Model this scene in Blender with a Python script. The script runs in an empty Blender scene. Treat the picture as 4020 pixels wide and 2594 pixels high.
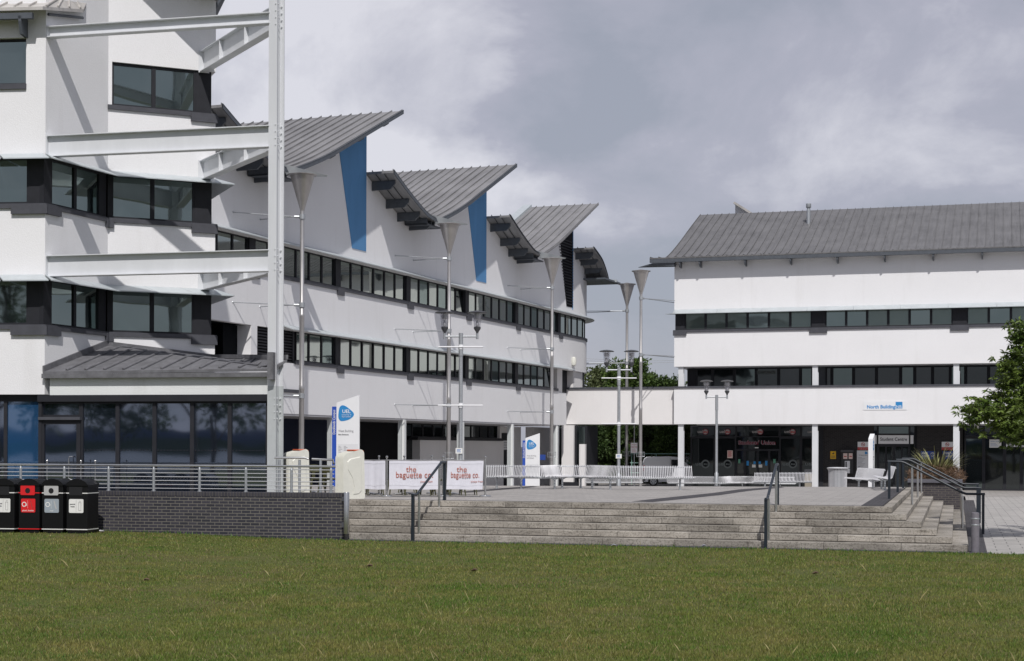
import bpy, bmesh, math, random
import numpy as np
from mathutils import Vector, Matrix
R = math.radians
random.seed(7)
sc = bpy.context.scene
# ------------------------------------------------------------------ camera
FPX, CU, CV, ROLL, CZ = 6200.0, 2010.0, 1750.0, 0.0035, 2.33
cam = bpy.data.cameras.new('camera'); co = bpy.data.objects.new('camera', cam)
sc.collection.objects.link(co); sc.camera = co
co.location = (0, 0, CZ); co.rotation_euler = (R(90), -ROLL, 0)
cam.sensor_width = 36; cam.lens = FPX/4020*36; cam.shift_y = (CV-1297)/4020
cam.clip_start = 0.5; cam.clip_end = 5000
# ------------------------------------------------------------------ light
SUN_AZ = Vector((.09, -1.0)); SUN_EL = R(51)
sv = Vector((SUN_AZ.x, SUN_AZ.y, 0)).normalized()*math.cos(SUN_EL) + Vector((0, 0, math.sin(SUN_EL)))
sl = bpy.data.lights.new('sun', 'SUN'); so = bpy.data.objects.new('sun', sl); sc.collection.objects.link(so)
sl.energy = 3.5; sl.angle = R(0.6); sl.color = (1.0, .965, .93)
so.rotation_euler = sv.to_track_quat('Z', 'Y').to_euler(); so.location = (0, 0, 60)
sc.view_settings.view_transform = 'Standard'; sc.view_settings.look = 'None'
sc.view_settings.exposure = 0.04; sc.view_settings.gamma = 1
# world: physical sky seen through broken cloud
wd = bpy.data.worlds.new('World'); sc.world = wd; wd.use_nodes = True
nt = wd.node_tree; nt.nodes.clear()
def N(tree, t, **k):
    n = tree.nodes.new(t)
    for a, b in k.items(): setattr(n, a, b)
    return n
def mathn(tree, op, a, b=None, c=None):
    n = tree.nodes.new('ShaderNodeMath'); n.operation = op
    for i, x in enumerate((a, b, c)):
        if x is None: continue
        if isinstance(x, (int, float)): n.inputs[i].default_value = x
        else: tree.links.new(x, n.inputs[i])
    return n.outputs[0]
out = N(nt, 'ShaderNodeOutputWorld'); bg = N(nt, 'ShaderNodeBackground')
sky = N(nt, 'ShaderNodeTexSky', sky_type='NISHITA'); sky.sun_disc = False
sky.sun_elevation = SUN_EL; sky.sun_rotation = math.atan2(SUN_AZ.x, SUN_AZ.y)
tc = N(nt, 'ShaderNodeTexCoord'); sp = N(nt, 'ShaderNodeSeparateXYZ'); nt.links.new(tc.outputs['Generated'], sp.inputs[0])
den = mathn(nt, 'MAXIMUM', mathn(nt, 'ADD', sp.outputs[2], .22), .05)
px_ = mathn(nt, 'DIVIDE', sp.outputs[0], den); py_ = mathn(nt, 'DIVIDE', sp.outputs[1], den)
cb = N(nt, 'ShaderNodeCombineXYZ'); ym0 = mathn(nt, 'MAXIMUM', sp.outputs[1], .2); nt.links.new(mathn(nt,'MULTIPLY',mathn(nt,'DIVIDE',sp.outputs[0],ym0),4.2), cb.inputs[0]); nt.links.new(mathn(nt,'MULTIPLY',mathn(nt,'DIVIDE',sp.outputs[2],ym0),6.0), cb.inputs[1])
def noise(scale, detail, rough, dist=0, off=(0,0,0)):
    mp = N(nt, 'ShaderNodeMapping'); mp.inputs['Location'].default_value = off; nt.links.new(cb.outputs[0], mp.inputs[0])
    n = N(nt, 'ShaderNodeTexNoise'); n.inputs['Scale'].default_value = scale; n.inputs['Detail'].default_value = detail
    n.inputs['Roughness'].default_value = rough; n.inputs['Distortion'].default_value = dist
    nt.links.new(mp.outputs[0], n.inputs['Vector']); return n.outputs['Fac']
# broad cumulus masses, placed by bearing (x/y) and height (z/y)
ymax = mathn(nt, 'MAXIMUM', sp.outputs[1], .2)
bx = mathn(nt, 'DIVIDE', sp.outputs[0], ymax); bz = mathn(nt, 'DIVIDE', sp.outputs[2], ymax)
wob = mathn(nt, 'MULTIPLY', mathn(nt, 'SUBTRACT', noise(1.6, 6, .6, .3), .5), .13)
wob2 = mathn(nt, 'MULTIPLY', mathn(nt, 'SUBTRACT', noise(1.7, 6, .6, .3, (7,3,1)), .5), .11)
bxw = mathn(nt, 'ADD', bx, wob); bzw = mathn(nt, 'ADD', bz, wob2)
def blob(cx, cz, rx, rz, s=1.0):
    a = mathn(nt, 'DIVIDE', mathn(nt, 'SUBTRACT', bxw, cx), rx); b = mathn(nt, 'DIVIDE', mathn(nt, 'SUBTRACT', bzw, cz), rz)
    d = mathn(nt, 'SQRT', mathn(nt, 'ADD', mathn(nt, 'MULTIPLY', a, a), mathn(nt, 'MULTIPLY', b, b)))
    m = N(nt, 'ShaderNodeMapRange', interpolation_type='SMOOTHSTEP'); nt.links.new(d, m.inputs[0])
    m.inputs[1].default_value = .45; m.inputs[2].default_value = 1.25; m.inputs[3].default_value = s; m.inputs[4].default_value = 0
    return m.outputs[0]
cl = None
for b in ((-.13, .25, .15, .13, 1.2), (-.06, .155, .10, .06, .8), (.24, .22, .16, .075, .75), (.10, .17, .09, .03, .45), (.04,.225,.055,.055,-.62), (.05,.115,.26,.03,-.45), (.30,.13,.10,.03,-.3)):
    o_ = blob(*b); cl = o_ if cl is None else mathn(nt, 'ADD', cl, o_)
fb = noise(1.5, 8, .60, .35, (3, 1, 0))
cl = mathn(nt, 'ADD', mathn(nt, 'MULTIPLY', cl, .55), mathn(nt, 'MULTIPLY', mathn(nt, 'SUBTRACT', fb, .35), 1.7))
cr = N(nt, 'ShaderNodeValToRGB'); nt.links.new(cl, cr.inputs[0])
cr.color_ramp.elements[0].position = 0.08; cr.color_ramp.elements[0].color = (3.9, 4.1, 4.85, 1)
cr.color_ramp.elements[1].position = 1.0; cr.color_ramp.elements[1].color = (8.3, 8.2, 8.8, 1)
e_ = cr.color_ramp.elements.new(.5); e_.color = (4.9, 4.9, 5.75, 1)
mx = N(nt, 'ShaderNodeMixRGB'); mx.inputs[0].default_value = .88
nt.links.new(sky.outputs[0], mx.inputs[1]); nt.links.new(cr.outputs[0], mx.inputs[2])
nt.links.new(mx.outputs[0], bg.inputs[0]); bg.inputs[1].default_value = 0.09
nt.links.new(bg.outputs[0], out.inputs[0])

# ------------------------------------------------------------------ materials
MATS = {}
def mat(name, col, rough=.6, metal=0.0, var=0.0, vscale=3.0, vdetail=6, bump=0.0, bscale=30, spec=.5, stretch=(1,1,1), col2=None, coat=0):
    m = bpy.data.materials.new(name); m.use_nodes = True; t = m.node_tree; b = t.nodes['Principled BSDF']
    b.inputs['Base Color'].default_value = (*col, 1); b.inputs['Roughness'].default_value = rough
    b.inputs['Metallic'].default_value = metal; b.inputs['Specular IOR Level'].default_value = spec
    if coat: b.inputs['Coat Weight'].default_value = coat
    tc = N(t, 'ShaderNodeTexCoord'); mp = N(t, 'ShaderNodeMapping'); mp.inputs['Scale'].default_value = stretch
    g = N(t, 'ShaderNodeNewGeometry'); t.links.new(g.outputs['Position'], mp.inputs[0])
    if var or col2:
        n = N(t, 'ShaderNodeTexNoise'); n.inputs['Scale'].default_value = vscale; n.inputs['Detail'].default_value = vdetail; n.inputs['Roughness'].default_value = .65
        t.links.new(mp.outputs[0], n.inputs['Vector'])
        r = N(t, 'ShaderNodeMapRange'); r.inputs[1].default_value = .3; r.inputs[2].default_value = .7; t.links.new(n.outputs['Fac'], r.inputs[0])
        mi = N(t, 'ShaderNodeMixRGB'); t.links.new(r.outputs[0], mi.inputs[0])
        c2 = col2 or tuple(c*(1+var) for c in col); c1 = col if col2 else tuple(c*(1-var) for c in col)
        mi.inputs[1].default_value = (*c1, 1); mi.inputs[2].default_value = (*c2, 1)
        t.links.new(mi.outputs[0], b.inputs['Base Color'])
    if bump:
        n2 = N(t, 'ShaderNodeTexNoise'); n2.inputs['Scale'].default_value = bscale; n2.inputs['Detail'].default_value = 3
        t.links.new(mp.outputs[0], n2.inputs['Vector'])
        bp = N(t, 'ShaderNodeBump'); bp.inputs['Strength'].default_value = bump; bp.inputs['Distance'].default_value = .02
        t.links.new(n2.outputs['Fac'], bp.inputs['Height']); t.links.new(bp.outputs[0], b.inputs['Normal'])
    MATS[name] = m; return m
def tree_of(m): return m.node_tree, m.node_tree.nodes['Principled BSDF']
# white render: fine float texture, soft weather staining running down
def render_mat(name, col, stain=.10):
    m = mat(name, col, .92, spec=.2); t, b = tree_of(m)
    g = N(t, 'ShaderNodeNewGeometry')
    def nz(sc_, st, d=5, lo=.35, hi=.75):
        mp = N(t, 'ShaderNodeMapping'); mp.inputs['Scale'].default_value = st; t.links.new(g.outputs['Position'], mp.inputs[0])
        n = N(t, 'ShaderNodeTexNoise'); n.inputs['Scale'].default_value = sc_; n.inputs['Detail'].default_value = d; n.inputs['Roughness'].default_value = .6
        t.links.new(mp.outputs[0], n.inputs[0]); r = N(t, 'ShaderNodeMapRange'); r.inputs[1].default_value = lo; r.inputs[2].default_value = hi
        t.links.new(n.outputs['Fac'], r.inputs[0]); return r.outputs[0]
    a = nz(.35, (1, 1, 1)); s = nz(1.6, (1, 1, .12), 4, .55, .8); p = nz(30, (1,1,1), 2, .3, .7)
    mi = N(t, 'ShaderNodeMixRGB'); mi.inputs[1].default_value = (*col, 1); mi.inputs[2].default_value = (*[c*(1-stain*.6) for c in col], 1); t.links.new(a, mi.inputs[0])
    mi2 = N(t, 'ShaderNodeMixRGB', blend_type='MULTIPLY'); t.links.new(mi.outputs[0], mi2.inputs[1]); mi2.inputs[2].default_value = (1-stain, 1-stain*1.05, 1-stain*1.15, 1)
    t.links.new(mathn(t, 'MULTIPLY', s, .8), mi2.inputs[0])
    mi3 = N(t, 'ShaderNodeMixRGB', blend_type='MULTIPLY'); t.links.new(mi2.outputs[0], mi3.inputs[1]); mi3.inputs[2].default_value = (.95, .95, .95, 1); t.links.new(p, mi3.inputs[0])
    t.links.new(mi3.outputs[0], b.inputs['Base Color'])
    bp = N(t, 'ShaderNodeBump'); bp.inputs['Strength'].default_value = .25; bp.inputs['Distance'].default_value = .01; t.links.new(p, bp.inputs['Height']); t.links.new(bp.outputs[0], b.inputs['Normal'])
    return m
M = MATS
render_mat('white_render', (.79, .79, .805), .08); render_mat('cream_render', (.79, .775, .775), .10)
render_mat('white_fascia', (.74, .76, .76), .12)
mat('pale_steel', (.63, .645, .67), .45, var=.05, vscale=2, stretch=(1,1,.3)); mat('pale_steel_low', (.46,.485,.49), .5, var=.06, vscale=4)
mat('canopy_metal', (.50, .54, .56), .4, metal=.3, var=.08, vscale=2)
mat('dark_frame', (.021, .022, .027), .6, var=.15, vscale=3, spec=.25); mat('sill_metal', (.068, .070, .082), .6, var=.15, vscale=3, spec=.3)
mat('bracket_metal', (.075, .085, .10), .5, var=.15, vscale=5); mat('black_louvre', (.006, .006, .008), .7, spec=.1)
mat('blue_render', (.10, .25, .47), .85, var=.07, vscale=1.5, stretch=(1,1,.3), spec=.2)
mat('stainless', (.62, .62, .61), .28, metal=1.0, var=.06, vscale=9); mat('galvanised', (.42, .44, .46), .5, metal=.7, var=.16, vscale=22)
mat('pole_metal', (.46, .45, .45), .42, metal=.75, var=.12, vscale=5, stretch=(1,1,.25)); mat('cone_metal', (.46, .44, .43), .38, metal=.85, var=.08, vscale=4)
mat('bench_metal', (.60, .60, .62), .6, metal=.3, var=.06, vscale=20)
mat('dark_rail', (.012, .018, .026), .4, var=.1); mat('lamp_dark', (.05, .052, .058), .4)
mat('lead', (.125, .125, .135), .6, var=.30, vscale=4, vdetail=8, bump=.3, bscale=8)
mat('bin_black', (.006, .006, .007), .35, spec=.3, var=.1, vscale=8); mat('bin_red', (.62, .015, .02), .4); mat('bin_grey', (.42, .42, .42), .5); mat('bin_silver_blue', (.30, .34, .38), .5)
mat('label_white', (.72, .72, .70), .5, var=.04); mat('sign_white', (.74, .75, .77), .5, var=.02); mat('sign_pale_grey', (.66,.67,.69), .5)  # last one is a slightly greyer tone than the sign white
mat('print_dark', (.05, .05, .06), .6); mat('print_black', (.01,.01,.012), .5); mat('print_grey', (.25, .25, .27), .6); mat('print_navy', (.012, .012, .06), .5)
mat('print_red', (.42, .03, .03), .6); mat('print_rust', (.38, .10, .06), .7); mat('print_blue', (.01, .13, .42), .5); mat('sign_cyan', (.02, .22, .52), .5); mat('sign_royal', (.015, .07, .40), .5)
mat('sign_yellow', (.72, .42, .01), .5); mat('poster_blue', (.012, .05, .26), .5); mat('poster_pink', (.7, .55, .5), .6)
mat('plastic_white', (.66, .66, .60), .5, var=.05, vscale=6); mat('plastic_orange', (.62, .10, .03), .5)
mat('banner_cloth', (.62, .62, .68), .8, var=.05, vscale=6); mat('olive_metal', (.055, .055, .022), .5); mat('table_top', (.2, .2, .2), .4)
mat('tyre', (.015, .015, .015), .8); mat('van_white', (.62, .64, .68), .3, coat=.5); mat('van_glass', (.01, .013, .018), .08); mat('trim_plastic', (.03, .03, .035), .6)
mat('bollard_grey', (.15, .14, .16), .6, var=.15, vscale=10); mat('planter_coping', (.10, .10, .12), .6, var=.15)
mat('kerb_dark', (.05, .05, .058), .8, var=.3, vscale=8); mat('soil', (.05, .035, .025), .9, var=.4)
mat('dry_stem', (.17, .105, .065), .85, var=.35, vscale=12); mat('bark', (.06, .045, .035), .9, var=.35, vscale=14, bump=.5)
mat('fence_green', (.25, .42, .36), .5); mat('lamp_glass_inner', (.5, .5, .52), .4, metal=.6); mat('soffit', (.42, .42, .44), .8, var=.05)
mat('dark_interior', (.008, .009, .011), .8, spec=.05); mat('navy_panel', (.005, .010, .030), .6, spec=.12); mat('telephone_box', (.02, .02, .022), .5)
mat('chair_pink', (.30, .24, .26), .5); mat('asphalt', (.055, .055, .058), .9, var=.2, vscale=5)
mat('print_red_shaded', (.16,.012,.03), .6, spec=.2); mat('film_grey', (.045,.055,.055), .4); mat('film_pale', (.34,.33,.33), .5); mat('film_grey2', (.12,.14,.14), .5); mat('sign_green', (.10,.30,.20), .5); mat('bin_tan', (.28,.25,.20), .6); mat('rod_metal', (.62,.63,.66), .45, metal=.4); mat('hill_haze', (.07,.10,.19), .9); mat('water', (.03,.045,.06), .12); mat('litter_silver', (.6, .6, .62), .3, metal=.8); mat('leaf_brown', (.09, .055, .03), .8)  # first one: red print with the entrance's shade put into its colour

def glass_mat(name, tint, refl, rough=.03, base=(.012, .016, .018), wav=.015, wscale=.8):
    m = bpy.data.materials.new(name); m.use_nodes = True; t = m.node_tree; t.nodes.clear()
    o = N(t, 'ShaderNodeOutputMaterial'); d = N(t, 'ShaderNodeBsdfDiffuse'); g = N(t, 'ShaderNodeBsdfGlossy'); mx = N(t, 'ShaderNodeMixShader')
    d.inputs[0].default_value = (*base, 1); g.inputs[0].default_value = (*tint, 1); g.inputs[1].default_value = rough
    lw = N(t, 'ShaderNodeFresnel'); lw.inputs[0].default_value = 1.5
    f = mathn(t, 'ADD', mathn(t, 'MULTIPLY', lw.outputs[0], 1-refl), refl); t.links.new(f, mx.inputs[0])
    ge = N(t, 'ShaderNodeNewGeometry'); n = N(t, 'ShaderNodeTexNoise'); n.inputs['Scale'].default_value = wscale; n.inputs['Detail'].default_value = 1; t.links.new(ge.outputs['Position'], n.inputs[0])
    b = N(t, 'ShaderNodeBump'); b.inputs['Strength'].default_value = 1; b.inputs['Distance'].default_value = wav; t.links.new(n.outputs['Fac'], b.inputs['Height'])
    t.links.new(b.outputs[0], g.inputs['Normal']); t.links.new(d.outputs[0], mx.inputs[1]); t.links.new(g.outputs[0], mx.inputs[2]); t.links.new(mx.outputs[0], o.inputs[0])
    MATS[name] = m; return m
glass_mat('window_glass', (.62, .74, .70), .30, wav=.004)
glass_mat('west_glass', (.84, .90, .84), .42, wav=.003)
glass_mat('window_glass_dim', (.62, .74, .70), .16, wav=.006)
glass_mat('pale_glass', (.62, .74, .70), .12, base=(.10, .125, .115), wav=.006)  # paler green-grey base than the other window panes
glass_mat('shop_glass', (.60, .68, .82), .36, wav=.003, wscale=.8, base=(.010, .014, .022))
glass_mat('shop_glass_blue', (.60, .70, .85), .25, wav=.002, base=(.015, .06, .14))
glass_mat('dark_glass', (.7, .75, .75), .05, wav=.004, base=(.010, .012, .013))
m = bpy.data.materials.new('clear_glass'); m.use_nodes = True; t = m.node_tree; t.nodes.clear()
o = N(t, 'ShaderNodeOutputMaterial'); d = N(t, 'ShaderNodeBsdfTransparent'); g = N(t, 'ShaderNodeBsdfGlossy'); x = N(t, 'ShaderNodeMixShader')
d.inputs[0].default_value = (.95, .95, .96, 1); g.inputs[1].default_value = .08; x.inputs[0].default_value = .07
t.links.new(d.outputs[0], x.inputs[1]); t.links.new(g.outputs[0], x.inputs[2]); t.links.new(x.outputs[0], o.inputs[0]); MATS['clear_glass'] = m
# zinc roof: streaked weathering (runs down the sheet)
def zinc(name, col, down):
    m = mat(name, col, .55, metal=.35); t, b = tree_of(m); g = N(t, 'ShaderNodeNewGeometry')
    rot = N(t, 'ShaderNodeVectorRotate'); rot.rotation_type = 'Z_AXIS'; rot.inputs['Angle'].default_value = down; t.links.new(g.outputs['Position'], rot.inputs[0])
    def nz(sc_, st, lo, hi, d=5):
        mp = N(t, 'ShaderNodeMapping'); mp.inputs['Scale'].default_value = st; t.links.new(rot.outputs[0], mp.inputs[0])
        n = N(t, 'ShaderNodeTexNoise'); n.inputs['Scale'].default_value = sc_; n.inputs['Detail'].default_value = d; n.inputs['Roughness'].default_value = .7
        t.links.new(mp.outputs[0], n.inputs[0]); r = N(t, 'ShaderNodeMapRange'); r.inputs[1].default_value = lo; r.inputs[2].default_value = hi; t.links.new(n.outputs['Fac'], r.inputs[0]); return r.outputs[0]
    s = nz(2.5, (.18, 2.2, .18), .35, .7); a = nz(.5, (1, 1, 1), .4, .65)
    mi = N(t, 'ShaderNodeMixRGB'); t.links.new(s, mi.inputs[0]); mi.inputs[1].default_value = (*[c*.72 for c in col], 1); mi.inputs[2].default_value = (*[c*1.12 for c in col], 1)
    m2 = N(t, 'ShaderNodeMixRGB'); t.links.new(mathn(t, 'MULTIPLY', a, .5), m2.inputs[0]); t.links.new(mi.outputs[0], m2.inputs[1]); m2.inputs[2].default_value = (*[c*1.35 for c in col], 1)
    t.links.new(m2.outputs[0], b.inputs['Base Color'])
zinc('zinc_west', (.26, .257, .262), -math.atan2(.934, .357)); zinc('zinc_north', (.165, .162, .165), -math.atan2(.955, .296))
zinc('zinc_light', (.50, .48, .46), 0)
# brick (u along wall from position, rotated), generic
def brickmat(name, ang, c1, c2, mortar, bw=.235, bh=.077, scale=1.0, msize=.011, vertical=True, off=.5, stain=0.0, rough=.8, bump=.4):
    m = mat(name, c1, rough, spec=.3); t, b = tree_of(m); g = N(t, 'ShaderNodeNewGeometry')
    rot = N(t, 'ShaderNodeVectorRotate'); rot.rotation_type = 'Z_AXIS'; rot.inputs['Angle'].default_value = ang; t.links.new(g.outputs['Position'], rot.inputs[0])
    s = N(t, 'ShaderNodeSeparateXYZ'); t.links.new(rot.outputs[0], s.inputs[0]); c = N(t, 'ShaderNodeCombineXYZ')
    t.links.new(s.outputs[0], c.inputs[0]); t.links.new(s.outputs[2] if vertical else s.outputs[1], c.inputs[1])
    br = N(t, 'ShaderNodeTexBrick'); t.links.new(c.outputs[0], br.inputs[0]); br.offset = off
    br.inputs['Color1'].default_value = (*c1, 1); br.inputs['Color2'].default_value = (*c2, 1); br.inputs['Mortar'].default_value = (*mortar, 1)
    br.inputs['Scale'].default_value = 1; br.inputs['Brick Width'].default_value = bw; br.inputs['Row Height'].default_value = bh
    br.inputs['Mortar Size'].default_value = msize; br.inputs['Mortar Smooth'].default_value = .2; br.inputs['Bias'].default_value = 0
    last = br.outputs['Color']
    n = N(t, 'ShaderNodeTexNoise'); n.inputs['Scale'].default_value = 1.3; n.inputs['Detail'].default_value = 8; n.inputs['Roughness'].default_value = .7; t.links.new(g.outputs['Position'], n.inputs[0])
    if stain:
        r = N(t, 'ShaderNodeMapRange'); r.inputs[1].default_value = .35; r.inputs[2].default_value = .7; t.links.new(n.outputs['Fac'], r.inputs[0])
        mi = N(t, 'ShaderNodeMixRGB', blend_type='MULTIPLY'); t.links.new(r.outputs[0], mi.inputs[0]); t.links.new(last, mi.inputs[1]); mi.inputs[2].default_value = (1-stain, 1-stain, 1-stain*.95, 1); last = mi.outputs[0]
    t.links.new(last, b.inputs['Base Color'])
    bp = N(t, 'ShaderNodeBump'); bp.inputs['Strength'].default_value = bump; bp.inputs['Distance'].default_value = .006
    t.links.new(mathn(t, 'SUBTRACT', 1.0, br.outputs['Fac']), bp.inputs['Height']); t.links.new(bp.outputs[0], b.inputs['Normal'])
    return m
# concrete steps
m = mat('step_concrete', (.34, .31, .27), .9, spec=.2); t, b = tree_of(m); g = N(t, 'ShaderNodeNewGeometry')
def nzz(sc_, lo, hi, d=6, st=(1,1,1), ro=.7):
    mp = N(t, 'ShaderNodeMapping'); mp.inputs['Scale'].default_value = st; t.links.new(g.outputs['Position'], mp.inputs[0])
    n = N(t, 'ShaderNodeTexNoise'); n.inputs['Scale'].default_value = sc_; n.inputs['Detail'].default_value = d; n.inputs['Roughness'].default_value = ro
    t.links.new(mp.outputs[0], n.inputs[0]); r = N(t, 'ShaderNodeMapRange'); r.inputs[1].default_value = lo; r.inputs[2].default_value = hi; t.links.new(n.outputs['Fac'], r.inputs[0]); return r.outputs[0]
m1 = N(t, 'ShaderNodeMixRGB'); m1.inputs[1].default_value = (.34, .315, .28, 1); m1.inputs[2].default_value = (.165, .15, .13, 1); t.links.new(nzz(.9, .42, .72, 8, (1,1,3)), m1.inputs[0])
m2 = N(t, 'ShaderNodeMixRGB', blend_type='MULTIPLY'); t.links.new(m1.outputs[0], m2.inputs[1]); m2.inputs[2].default_value = (.35, .34, .33, 1); t.links.new(mathn(t,'MULTIPLY',nzz(26, .48, .68, 2),.75), m2.inputs[0])
m3 = N(t, 'ShaderNodeMixRGB'); t.links.new(m2.outputs[0], m3.inputs[1]); m3.inputs[2].default_value = (.46, .44, .38, 1); t.links.new(mathn(t,'MULTIPLY',nzz(19, .6, .75, 2),.6), m3.inputs[0])
m4 = N(t, 'ShaderNodeMixRGB', blend_type='MULTIPLY'); t.links.new(m3.outputs[0], m4.inputs[1]); m4.inputs[2].default_value = (.5, .48, .45, 1); t.links.new(mathn(t,'MULTIPLY',nzz(2.6, .55, .68, 5, (1,1,6)),.8), m4.inputs[0])
hsv = N(t, 'ShaderNodeHueSaturation'); t.links.new(m4.outputs[0], hsv.inputs['Color']); t.links.new(mathn(t, 'ADD', mathn(t, 'MULTIPLY', g.outputs['Random Per Island'], .45), .80), hsv.inputs['Value'])
t.links.new(hsv.outputs[0], b.inputs['Base Color'])
bp = N(t, 'ShaderNodeBump'); bp.inputs['Strength'].default_value = .6; bp.inputs['Distance'].default_value = .01; t.links.new(nzz(40, 0, 1, 3), bp.inputs['Height']); t.links.new(bp.outputs[0], b.inputs['Normal'])
SANG = math.atan2(.2706, .9627)
brickmat('terrace_paving', SANG, (.305, .29, .275), (.37, .35, .33), (.20, .19, .18), .60, .40, msize=.012, vertical=False, stain=.16, rough=.62, bump=.3)
brickmat('lower_paving', SANG, (.36, .35, .33), (.42, .40, .38), (.16, .155, .15), .60, .60, msize=.014, vertical=False, stain=.22, rough=.75)
brickmat('dark_pavers', SANG, (.055, .052, .058), (.085, .08, .085), (.03, .03, .03), .21, .105, msize=.008, vertical=False, stain=.3)
brickmat('engineering_brick', 0.18, (.028, .028, .037), (.048, .046, .058), (.165, .155, .135), stain=.15, msize=.0085)
brickmat('soldier_brick', 0.18, (.034, .033, .042), (.05, .048, .058), (.075, .07, .068), bw=.078, bh=.5, off=0)
brickmat('dark_brick', math.atan2(.296, .955), (.020, .019, .022), (.032, .03, .033), (.05, .048, .046))
brickmat('planter_brick', SANG, (.040, .036, .042), (.06, .054, .06), (.11, .10, .09))
# grass soil
m = mat('grass_ground', (.08, .10, .03), .95, spec=.1); t, b = tree_of(m); g = N(t, 'ShaderNodeNewGeometry')
m1 = N(t, 'ShaderNodeMixRGB'); m1.inputs[1].default_value = (.100, .135, .034, 1); m1.inputs[2].default_value = (.150, .130, .058, 1); t.links.new(nzz(.35, .35, .68, 8), m1.inputs[0])
m2 = N(t, 'ShaderNodeMixRGB'); t.links.new(m1.outputs[0], m2.inputs[1]); m2.inputs[2].default_value = (.150, .100, .065, 1); t.links.new(mathn(t,'MULTIPLY',nzz(1.1, .56, .72, 8, (1, 1.6, 1)), .6), m2.inputs[0])
m3 = N(t, 'ShaderNodeMixRGB', blend_type='MULTIPLY'); t.links.new(m2.outputs[0], m3.inputs[1]); m3.inputs[2].default_value = (.38, .38, .34, 1); t.links.new(nzz(22, .38, .62, 5), m3.inputs[0])
t.links.new(m3.outputs[0], b.inputs['Base Color'])
def leafmat(name, c1, c2, sc_=.8, tr=.25, rough=.55, nz_scale2=None):
    m = mat(name, c1, rough, spec=.3); t, b = tree_of(m); g = N(t, 'ShaderNodeNewGeometry')
    n = N(t, 'ShaderNodeTexNoise'); n.inputs['Scale'].default_value = sc_; n.inputs['Detail'].default_value = 6; n.inputs['Roughness'].default_value = .8; t.links.new(g.outputs['Position'], n.inputs[0])
    r = N(t, 'ShaderNodeMapRange'); r.inputs[1].default_value = .36; r.inputs[2].default_value = .64; t.links.new(n.outputs['Fac'], r.inputs[0])
    mi = N(t, 'ShaderNodeMixRGB'); t.links.new(r.outputs[0], mi.inputs[0]); mi.inputs[1].default_value = (*c1, 1); mi.inputs[2].default_value = (*c2, 1)
    hs = N(t, 'ShaderNodeHueSaturation'); t.links.new(mi.outputs[0], hs.inputs['Color'])
    t.links.new(mathn(t, 'ADD', mathn(t, 'MULTIPLY', g.outputs['Random Per Island'], .9), .55), hs.inputs['Value'])
    t.links.new(hs.outputs[0], b.inputs['Base Color'])
    tl = N(t, 'ShaderNodeBsdfTranslucent'); t.links.new(hs.outputs[0], tl.inputs[0]); ms = N(t, 'ShaderNodeMixShader'); ms.inputs[0].default_value = tr
    o = [x for x in t.nodes if x.type == 'OUTPUT_MATERIAL'][0]; t.links.new(b.outputs[0], ms.inputs[1]); t.links.new(tl.outputs[0], ms.inputs[2]); t.links.new(ms.outputs[0], o.inputs[0])
leafmat('grass_blade', (.090, .165, .020), (.240, .215, .066), .75, .3)
leafmat('grass_lush', (.055, .130, .020), (.10, .18, .03), .6, .3)
leafmat('grass_dry', (.30, .26, .13), (.24, .21, .09), .5, .2)
leafmat('leaf_far', (.045, .085, .018), (.10, .15, .035), .5); leafmat('leaf_far_dark', (.030, .060, .016), (.07, .11, .03), .5)
leafmat('leaf_far_pale', (.085, .115, .045), (.14, .16, .07), .5)
leafmat('leaf_near', (.055, .10, .016), (.14, .19, .038), 1.5, .2, .4); leafmat('strap_leaf', (.16, .17, .07), (.30, .29, .13), 4, .15, .5)
leafmat('twig_mass', (.12, .075, .05), (.19, .12, .075), 3, .1)

# ------------------------------------------------------------------ builders
col = sc.collection
class Frame:
    def __init__(s, o, e, n=None):
        l = math.hypot(*e); s.o = o; s.e = (e[0]/l, e[1]/l); s.n = n or (s.e[1], -s.e[0]); s.A1 = None
    def pt(s, a, b, z):
        if s.A1 is not None and a > s.A1:
            th = (a-s.A1)/s.R; cx = s.o[0]+s.e[0]*s.A1-s.n[0]*s.R; cy = s.o[1]+s.e[1]*s.A1-s.n[1]*s.R
            k = s.R+b; c, q = math.cos(th), math.sin(th)
            return (cx+k*(s.n[0]*c+s.e[0]*q), cy+k*(s.n[1]*c+s.e[1]*q), z)
        return (s.o[0]+s.e[0]*a+s.n[0]*b, s.o[1]+s.e[1]*a+s.n[1]*b, z)
    def px(s, u, v, b=0):            # where the sight line of a measured corner meets this plane
        du, dv = u-CU, v-CV; x, z = (du+ROLL*dv)/FPX, -(dv-ROLL*du)/FPX
        ox, oy = s.o[0]+s.n[0]*b, s.o[1]+s.n[1]*b
        t = (ox*s.n[0]+oy*s.n[1])/(x*s.n[0]+s.n[1])
        return ((x*t-s.o[0])*s.e[0]+(t-s.o[1])*s.e[1], CZ+z*t)
    def a(s, u, b=0): return s.px(u, CV, b)[0]
def at(u, v, z):                     # ground point on level z
    du, dv = u-CU, v-CV; d = (CZ-z)*FPX/(dv-ROLL*du); return ((du+ROLL*dv)/FPX*d, d, z)
def ptd(u, v, d):
    du, dv = u-CU, v-CV; return ((du+ROLL*dv)/FPX*d, d, CZ-(dv-ROLL*du)/FPX*d)
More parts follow.
